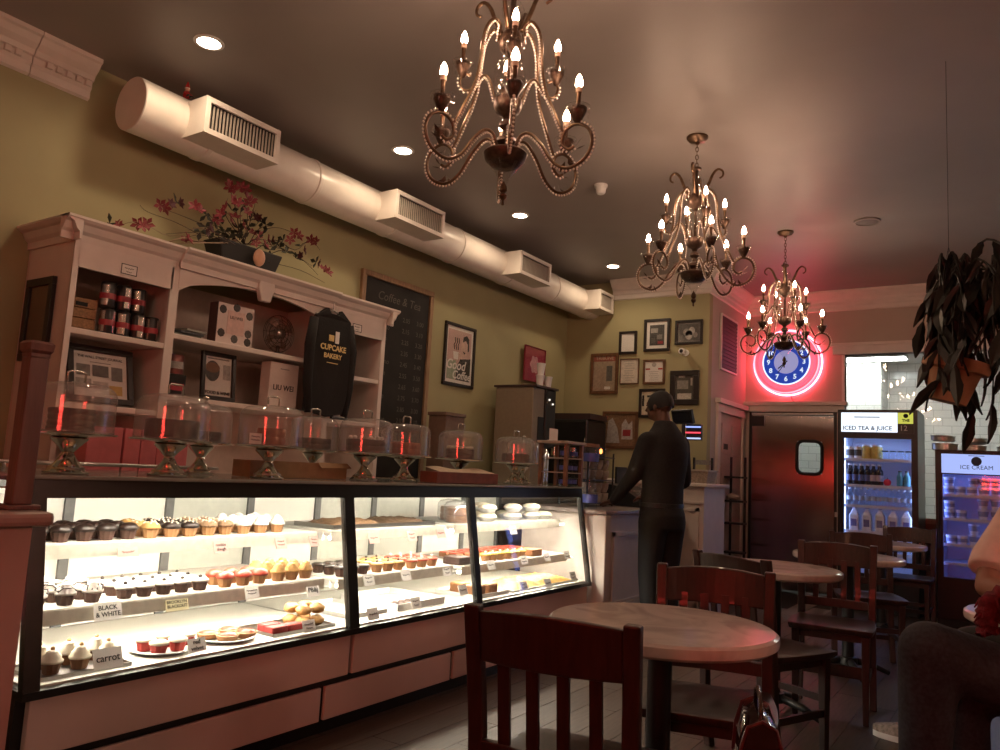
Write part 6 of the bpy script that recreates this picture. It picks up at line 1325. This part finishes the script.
for k in range(38):
    a = random.uniform(-PI, PI); hgt = random.uniform(.30, .56); out_ = random.uniform(.10, .38); drop = random.uniform(.2, .9)
    ca, sa = math.cos(a)*.95+.80, math.sin(a)*.8
    pts = [(.04*ca, .04*sa, .17), (.06*ca+out_*.2*ca, .06*sa+out_*.2*sa, .17+hgt*.75), (out_*.55*ca, out_*.55*sa, .17+hgt), (out_*.9*ca, out_*.9*sa, .17+hgt-.25*drop), (out_*1.08*ca, out_*1.08*sa, .17+hgt-drop)]
    if ca < .7: drop = min(drop, .40)
    pts[3] = (pts[3][0], pts[3][1], .17+hgt-.25*drop); pts[4] = (pts[4][0], pts[4][1], .17+hgt-drop)
    path = cat(pts, 4); MB().tube(path, [.008*(1-.6*i/len(path)) for i in range(len(path))], 6).build('stem', lfm[2], t, smooth=True)
    m_ = len(path)
    for j in range(m_//3, m_):
        if random.random() < .20: continue
        p = Vector(path[j]); o = link('leaf', LM[random.randrange(3)], t, p); o.rotation_euler = (R(random.uniform(-95, -45)), random.uniform(-.5, .5), random.uniform(0, 2*PI))
for k, pp in enumerate(([(958, 372), (968, 305), (958, 268), (936, 284), (923, 322)], [(960, 372), (970, 292), (952, 262), (938, 290), (931, 345)], [(962, 370), (984, 300), (992, 266), (1012, 282), (1022, 335)], [(957, 368), (962, 325), (948, 300), (934, 326), (927, 350)], [(964, 372), (990, 330), (1004, 320), (1012, 360), (1010, 410)], [(962, 372), (978, 318), (990, 305), (994, 350), (992, 405)])):
    path = cat([tuple(at(x, y, Y=4.2+.03*(k-3))-Vector((pc_.x, pc_.y, pz))) for x, y in pp], 5); MB().tube(path, [.007*(1-.6*i/len(path)) for i in range(len(path))], 6).build('stem', lfm[2], t, smooth=True)
    for j in range(8, len(path), 2):
        o = link('leaf', LM[(j//2) % 3], t, Vector(path[j])); o.rotation_euler = (R(random.uniform(-100, -70)), random.uniform(-.4, .4), random.uniform(0, 2*PI))
# ================================================================ people
def capsule(mb, a, ra, b, rb, n=14):
    a = Vector(a); b = Vector(b); d = (b-a).normalized(); pts = []; rs = []
    for k in range(4): q = PI/2*k/4; pts.append(a-d*ra*math.cos(q)); rs.append(max(ra*math.sin(q), .0005))
    pts.append(a); rs.append(ra); pts.append((a+b)/2); rs.append((ra+rb)/2); pts.append(b); rs.append(rb)
    for k in range(3, -1, -1): q = PI/2*k/4; pts.append(b+d*rb*math.cos(q)); rs.append(max(rb*math.sin(q), .0005))
    return mb.tube(pts, rs, n)
def limb(mb, *pr):
    for (a, ra), (b, rb) in zip(pr[:-1], pr[1:]): capsule(mb, a, ra, b, rb)
def rings(mb, rs, n=24, turn=0.):             # stacked ellipses (centre, half width, half depth)
    vs = []; ca, sa = math.cos(turn), math.sin(turn)
    for c, rx, ry in rs:
        for i in range(n):
            q = 2*PI*i/n; x, y = rx*math.cos(q), ry*math.sin(q); vs.append((c[0]+x*ca-y*sa, c[1]+x*sa+y*ca, c[2]))
    k = len(rs); return mb.add(vs, [(i*n+j, i*n+(j+1) % n, (i+1)*n+(j+1) % n, (i+1)*n+j) for i in range(k-1) for j in range(n)]+[tuple(range(n))[::-1], tuple((k-1)*n+j for j in range(n))])
def blob(name, mb, mt, parent, vox=.010, it=8):
    me = mb.mesh(name, None); o = bpy.data.objects.new(name, me); C.objects.link(o)
    md = o.modifiers.new('r', 'REMESH'); md.mode = 'VOXEL'; md.voxel_size = vox; md.use_smooth_shade = True
    sm = o.modifiers.new('s', 'SMOOTH'); sm.factor = .5; sm.iterations = it
    dg = bpy.context.evaluated_depsgraph_get(); dg.update(); m2 = bpy.data.meshes.new_from_object(o.evaluated_get(dg)); bpy.data.objects.remove(o)
    m2.name = name; m2.materials.clear(); m2.materials.append(mt); m2.polygons.foreach_set('use_smooth', [True]*len(m2.polygons)); return link(name, m2, parent)
def hand(mb, W, d, side, up, curl=.3):        # palm and five unequal, bent fingers from the wrist along d
    W = Vector(W); d = Vector(d).normalized(); s = Vector(side).normalized(); u = Vector(up).normalized()
    for k in (-.022, -.007, .008, .022): capsule(mb, W+d*.01+s*k*.7, .015, W+d*.085+s*k, .0135, 8)
    for off, L_ in ((-.030, .058), (-.010, .072), (.010, .078), (.029, .068)):
        b = W+d*.088+s*off; m_ = b+d*L_*.5-u*L_*curl*.22; e = b+d*L_*.88-u*L_*curl*.9
        capsule(mb, b, .0105, m_, .0095, 8); capsule(mb, m_, .0095, e, .0085, 8)
    t0 = W+d*.025+s*.026; t1 = W+d*.058+s*.052-u*.006; t2 = W+d*.088+s*.056-u*.012; capsule(mb, t0, .014, t1, .011, 8); capsule(mb, t1, .011, t2, .0095, 8)
def head(mb, c, f, k=1.):                     # cranium, jaw, nose, lips, brow and ears round the centre c, facing f
    c = Vector(c); f = Vector(f).normalized(); s = f.cross(Vector((0, 0, 1))).normalized(); z = Vector((0, 0, 1)); tn = math.atan2(-f.x, f.y)
    M = Matrix.Translation(c) @ Matrix.Rotation(tn, 4, 'Z') @ Matrix.Scale(k, 4)
    h = MB().ball((0, -.004, .03), (.076, .098, .090), 20, 14).ball((0, .03, -.035), (.058, .070, .072), 18, 12).ball((0, .06, -.072), (.034, .034, .026), 12, 8)
    h.ball((0, .100, -.012), (.012, .020, .030), 10, 8).ball((0, .112, -.024), (.016, .016, .013), 10, 8).ball((0, .094, -.056), (.024, .012, .008), 10, 6).ball((0, .088, .03), (.05, .014, .012), 12, 6)
    for q in (-1, 1): h.ball((q*.076, -.005, -.008), (.010, .019, .033), 10, 8).ball((q*.031, .087, .012), (.014, .010, .009), 10, 6)
    h.xf(M); mb.add(h.v, h.f); return M
def eyes(M, parent):
    for q in (-1, 1):
        e = MB().ball((q*.031, .093, .012), (.010, .006, .006), 10, 6); e.xf(M); e.build('eye', ink, parent, smooth=True)
skin_b = mat('brown_skin', (.115, .055, .034), .5, var=.06); skin_p = mat('pale_skin', (.34, .18, .125), .5, var=.05); hairm = mat('short_black_hair', (.008, .006, .006), .7, var=.3, scale=120, bump=.3)
knitb = mat('black_knit', (.012, .011, .012), .85, var=.25, scale=60, bump=.08); trous = mat('black_trousers', (.009, .009, .010), .8, var=.2, scale=60, bump=.05); jeans = mat('dark_denim', (.030, .034, .046), .85, var=.35, scale=90, bump=.12); pinks = mat('pink_cotton', (.85, .62, .56), .85, var=.06, scale=30, bump=.06); maroon = mat('maroon_wool', (.16, .012, .022), .9, var=.4, scale=70, bump=.4)
brownh = mat('dark_brown_hair', (.03, .014, .009), .6, var=.4, scale=60)
def haircap(M, mt, parent, low=-.02, side=.083):
    h = MB().lathe([(side-.004, low), (side, .02), (side-.006, .065), (side-.03, .103), (.02, .122), (0, .124)], 24, squash=1.26); h.xf(M @ Matrix.Translation((0, -.012, .002)) @ Matrix.Rotation(R(-14), 4, 'X')); h.build('hair', mt, parent, smooth=True)
# --- standing man
man = thing('person', (-2.14, 5.33, .0015), 'standing man in a black shirt and trousers leaning a hand on the order counter', 'person', rz=R(68))
hd_c, hd_f = (0.0, .045, 1.675), (-.25, 1, -.12)
b = MB(); M = head(b, hd_c, hd_f, .97); capsule(b, (0, -.015, 1.47), .060, (0, .025, 1.62), .056)
rings(b, [((0, 0, .92), .13, .10), ((0, 0, 1.1), .13, .10), ((0, 0, 1.35), .16, .10), ((0, 0, 1.48), .08, .06)])
LS, LE, LW = (-.165, -.005, 1.415), (-.222, .07, 1.165), (-.19, .29, .985); RS, RE, RW = (.165, -.005, 1.415), (.222, .0, 1.15), (.15, .235, 1.03)
for S_, E_, W_ in ((LS, LE, LW), (RS, RE, RW)): limb(b, (S_, .05), (E_, .04), (W_, .028))
hand(b, LW, (.08, .95, -.28), (1, 0, 0), (0, .25, 1), .15); hand(b, RW, (-.45, .85, -.2), (-.9, -.4, 0), (0, .3, 1), .4)
for s_ in (-1, 1): limb(b, ((s_*.085, 0, .90), .085), ((s_*.095, .015, .50), .055), ((s_*.10, -.02, .10), .04)); capsule(b, (s_*.10, -.02, .06), .035, (s_*.11, .13, .042), .03)
blob('body', b, skin_b, man, .007, 5); eyes(M, man); haircap(M, hairm, man)
b = MB(); rings(b, [((0, .0, .88), .172, .142), ((0, .0, .98), .168, .138), ((0, -.005, 1.10), .164, .132), ((0, -.015, 1.22), .180, .140), ((0, -.02, 1.34), .188, .144), ((0, -.02, 1.42), .182, .134), ((0, -.018, 1.475), .15, .112), ((0, -.012, 1.525), .10, .088), ((0, -.002, 1.575), .070, .072)])
for S_, E_, W_ in ((LS, LE, LW), (RS, RE, RW)): limb(b, (S_, .074), (E_, .058), (W_, .042))
blob('shirt', b, knitb, man, .011, 22)
b = MB(); rings(b, [((0, -.01, .80), .165, .140), ((0, -.015, .90), .172, .146), ((0, 0, .99), .158, .128)])
for s_ in (-1, 1): limb(b, ((s_*.088, -.01, .86), .108), ((s_*.094, .015, .50), .078), ((s_*.10, -.02, .10), .058))
blob('trousers', b, trous, man, .011, 10)
MB().lathe([(.150, .955), (.172, .957), (.172, .985), (.150, .987)], 28, squash=.83).build('belt', black, man, smooth=40)
for s, y0 in ((-1, -.02), (1, -.02)): MB().add([(s*.105+sx*w, y0+yy, z) for z, kk in ((0, 1), (.05, .9), (.09, .62)) for sx, yy, w in ((-1, -.075, .034*kk), (1, -.075, .034*kk), (1, .10*kk, .044*kk), (1, .19*kk, .022*kk), (-1, .19*kk, .022*kk), (-1, .10*kk, .044*kk))], [(5, 4, 3, 2, 1, 0), (12, 13, 14, 15, 16, 17)]+[(a+j, a+(j+1) % 6, a+6+(j+1) % 6, a+6+j) for a in (0, 6) for j in range(6)]).build('shoe', black, man, bevel=.01)
# --- seated person in jeans
O1 = Vector((.20, 3.0, 0)); p1 = thing('person', (*O1[:2], .0015), 'seated person in dark jeans with one leg crossed', 'person')
def g(x, y, z): return (x-O1.x, y-O1.y, z)
F1 = Vector((-.82, -.57, 0)); tn = math.atan2(-F1.x, F1.y)
lh, lm_, lk, la = g(.13, 2.94, .60), g(-.06, 2.82, .635), g(-.235, 2.705, .70), g(-.262, 2.755, .30); rh, rk, ra_ = g(.13, 3.07, .585), g(-.17, 2.95, .56), g(-.15, 2.97, .11)
S1, E1, W1_ = g(.18, 2.80, 1.06), g(.10, 2.70, .84), g(.08, 2.85, .80); S2, E2, W2_ = g(.06, 3.11, 1.06), g(-.01, 3.07, .905), g(.10, 2.98, .82)
b = MB(); M = head(b, g(.12, 2.96, 1.345), F1, .95); capsule(b, g(.17, 2.98, 1.12), .052, g(.14, 2.97, 1.29), .05)
rings(b, [(g(.19, 3.0, .58), .12, .10), (g(.2, 3.0, .8), .11, .09), (g(.19, 2.99, 1.0), .13, .10), (g(.18, 2.98, 1.12), .07, .06)], turn=tn)
limb(b, (S1, .045), (E1, .036), (W1_, .026)); limb(b, (S2, .045), (E2, .036), (W2_, .026)); hand(b, W1_, (-.1, .9, -.2), (-.8, -.5, 0), (0, 0, 1), .5); hand(b, W2_, (.5, -.8, -.3), (-.8, -.5, 0), (0, 0, 1), .5)
limb(b, (lh, .08), (lk, .062), (la, .04)); limb(b, (rh, .08), (rk, .06), (ra_, .04)); capsule(b, la, .036, (la[0]-.12, la[1]-.07, la[2]-.08), .028); capsule(b, (ra_[0], ra_[1], .06), .036, (ra_[0]-.12, ra_[1]-.06, .042), .028)
blob('body', b, skin_p, p1, .007, 5); eyes(M, p1); haircap(M, brownh, p1, -.14, .088)
b = MB(); rings(b, [(g(.19, 3.0, .60), .135, .115), (g(.2, 3.0, .75), .13, .11), (g(.195, 2.995, .95), .155, .118), (g(.19, 2.99, 1.07), .14, .10), (g(.18, 2.98, 1.13), .08, .07), (g(.172, 2.98, 1.165), .064, .062)], turn=tn)
limb(b, (S1, .064), (E1, .054), (W1_, .04)); limb(b, (S2, .064), (E2, .054), (W2_, .04)); blob('jumper', b, mat('charcoal_knit', (.02, .018, .02), .9, var=.2), p1, .011, 8)
b = MB(); rings(b, [(g(.19, 3.0, .535), .10, .09), (g(.19, 3.0, .60), .15, .13), (g(.195, 3.0, .66), .14, .12)], turn=tn)
limb(b, (lh, .098), (lm_, .096), (lk, .088), (la, .066)); limb(b, (rh, .090), (rk, .078), (ra_, .06)); blob('jeans', b, jeans, p1, .011, 8)
for (ax, ay, az), dx, dy, dz in ((la, -.82, -.5, -.55), ((ra_[0], ra_[1], .055), -.85, -.5, 0)):
    q = MB(); capsule(q, (ax-dx*.04, ay-dy*.04, az-.01), .042, (ax+dx*.13, ay+dy*.13, az-.01+dz*.13), .034); q.build('boot', black, p1, smooth=True)
# maroon scarf over the knees
sc_ = thing('scarf', (-.085, 2.90, .722), 'fluffy maroon scarf hanging over the lap of the person in jeans', 'scarf')
path = cat([(.075, .06, .16), (.045, .03, .145), (.0, .01, .115), (-.01, .005, .06), (-.005, .0, .02)], 5); q = MB().tube(path, [.030+.006*math.sin(i*2.1) for i in range(len(path))], 10); random.seed(4)
q.v = [tuple(Vector(v)+Vector((random.uniform(-1, 1), random.uniform(-1, 1), random.uniform(-1, 1)))*.008) for v in q.v]; q.build('wool', maroon, sc_, smooth=True)
fr_ = MB()
for i in range(28):
    a = random.uniform(0, 6.28); z = random.uniform(.04, .14); fr_.tube([(.026*math.cos(a), .008+.026*math.sin(a), z), (.045*math.cos(a), .008+.045*math.sin(a), z-.03)], [.006, .002], 5)
fr_.build('fringe', maroon, sc_)['kind'] = 'stuff'
# --- seated person in pink shirt
O2 = Vector((.18, 4.10, 0)); p2 = thing('person', (*O2[:2], .0015), 'seated person in a pink short-sleeved shirt with an elbow on the marble table', 'person')
def g(x, y, z): return (x-O2.x, y-O2.y, z)
S1, E1, W1_ = g(.34, 4.03, 1.10), g(.42, 3.84, .85), g(.27, 3.68, .80); S2, M2, E2, W2_ = g(.0, 4.0, 1.09), g(-.10, 3.90, .90), g(-.125, 3.83, .795), g(.04, 3.64, .785)
lh, lk, la = g(.28, 4.10, .57), g(.33, 3.86, .54), g(.34, 3.9, .11); rh, rk, ra_ = g(.08, 4.08, .57), g(-.20, 4.12, .51), g(-.41, 4.245, .115); rt, lt = g(-.52, 4.27, .05), g(.34, 3.76, .05)
b = MB(); M = head(b, g(.15, 3.98, 1.39), (-.3, -1, -.1), 1.); capsule(b, g(.17, 4.05, 1.15), .06, g(.16, 4.01, 1.33), .056)
rings(b, [(g(.18, 4.12, .58), .13, .11), (g(.18, 4.10, .8), .13, .10), (g(.17, 4.06, 1.0), .15, .10), (g(.17, 4.05, 1.15), .07, .06)])
limb(b, (S1, .055), (E1, .044), (W1_, .03)); limb(b, (S2, .056), (M2, .052), (E2, .044), (W2_, .030)); hand(b, W1_, (-.8, -.5, -.05), (-.5, .8, 0), (0, 0, 1), .1); hand(b, W2_, (.7, -.6, -.02), (.6, .7, 0), (0, 0, 1), .1)
limb(b, (lh, .085), (lk, .06), (la, .04)); limb(b, (rh, .085), (rk, .06), (ra_, .04)); blob('body', b, skin_p, p2, .007, 5); eyes(M, p2); haircap(M, brownh, p2)
b = MB(); rings(b, [(g(.18, 4.12, .60), .165, .14), (g(.18, 4.10, .78), .16, .13), (g(.17, 4.06, .98), .18, .13), (g(.17, 4.05, 1.09), .17, .11), (g(.17, 4.05, 1.16), .09, .08), (g(.17, 4.045, 1.20), .066, .066)])
q_ = Vector(M2)*.55+Vector(E2)*.45; capsule(b, S2, .085, M2, .080); b.tube([S2, M2, tuple(q_)], [.080, .086, .088], 18); limb(b, (S1, .08), (tuple((Vector(S1)+Vector(E1))/2), .072)); blob('shirt', b, pinks, p2, .010, 6)
b = MB(); rings(b, [(g(.18, 4.12, .525), .13, .11), (g(.18, 4.12, .60), .165, .14), (g(.18, 4.12, .67), .15, .13)]); limb(b, (lh, .092), (lk, .078), (la, .058)); limb(b, (rh, .092), (rk, .078), (ra_, .056)); blob('trousers', b, mat('dark_grey_trousers', (.02, .019, .02), .8), p2, .011, 8)
def sneaker(ax, ay, tx, ty, parent, z=0.):
    d = Vector((tx-ax, ty-ay, 0)).normalized(); s = Vector((-d.y, d.x, 0)); o_ = Vector((ax, ay, z))
    prof = [(-.075, .030), (-.05, .036), (.03, .038), (.11, .046), (.17, .042), (.205, .022)]
    def ring(k, zz): return [o_+d*(u*1.0)+s*(w_*k)+Vector((0, 0, zz)) for u, w_ in prof]+[o_+d*(u*1.0)-s*(w_*k)+Vector((0, 0, zz)) for u, w_ in prof[::-1]]
    n_ = 12
    def loft(rs):
        b = MB(); b.add([p for r_ in rs for p in r_], [(i*n_+j, i*n_+(j+1) % n_, (i+1)*n_+(j+1) % n_, (i+1)*n_+j) for i in range(len(rs)-1) for j in range(n_)]+[tuple(range(n_))[::-1], tuple((len(rs)-1)*n_+j for j in range(n_))]); return b
    loft([ring(1.04, 0), ring(1.08, .012), ring(1.04, .026)]).build('shoe_sole', rwht, parent, smooth=60)
    top = [o_+d*(u*k2-.01)+s*w_*k+Vector((0, 0, zz)) for k, zz, k2 in ((.5, .10, .45),) for u, w_ in prof]; 
    r3 = [o_+d*(min(u, .06)*.9-.01)+s*w_*.8+Vector((0, 0, .09)) for u, w_ in prof]+[o_+d*(min(u, .06)*.9-.01)-s*w_*.8+Vector((0, 0, .09)) for u, w_ in prof[::-1]]
    up = loft([ring(1.0, .026), ring(.96, .05), r3]).build('shoe_upper', mat('grey_mesh_shoe', (.32, .27, .24), .7, var=.4, scale=60), parent, smooth=60)
    lc = MB()
    for k in range(4): c_ = o_+d*(.06+.022*k)+Vector((0, 0, .085-.009*k)); lc.tube([c_-s*.028, c_+Vector((0, 0, .006)), c_+s*.028], .004, 5)
    lc.build('shoe_laces', mat('orange_lace', (.6, .16, .05), .7), parent)
sneaker(ra_[0], ra_[1], rt[0], rt[1], p2); sneaker(la[0], la[1], lt[0], lt[1], p2)
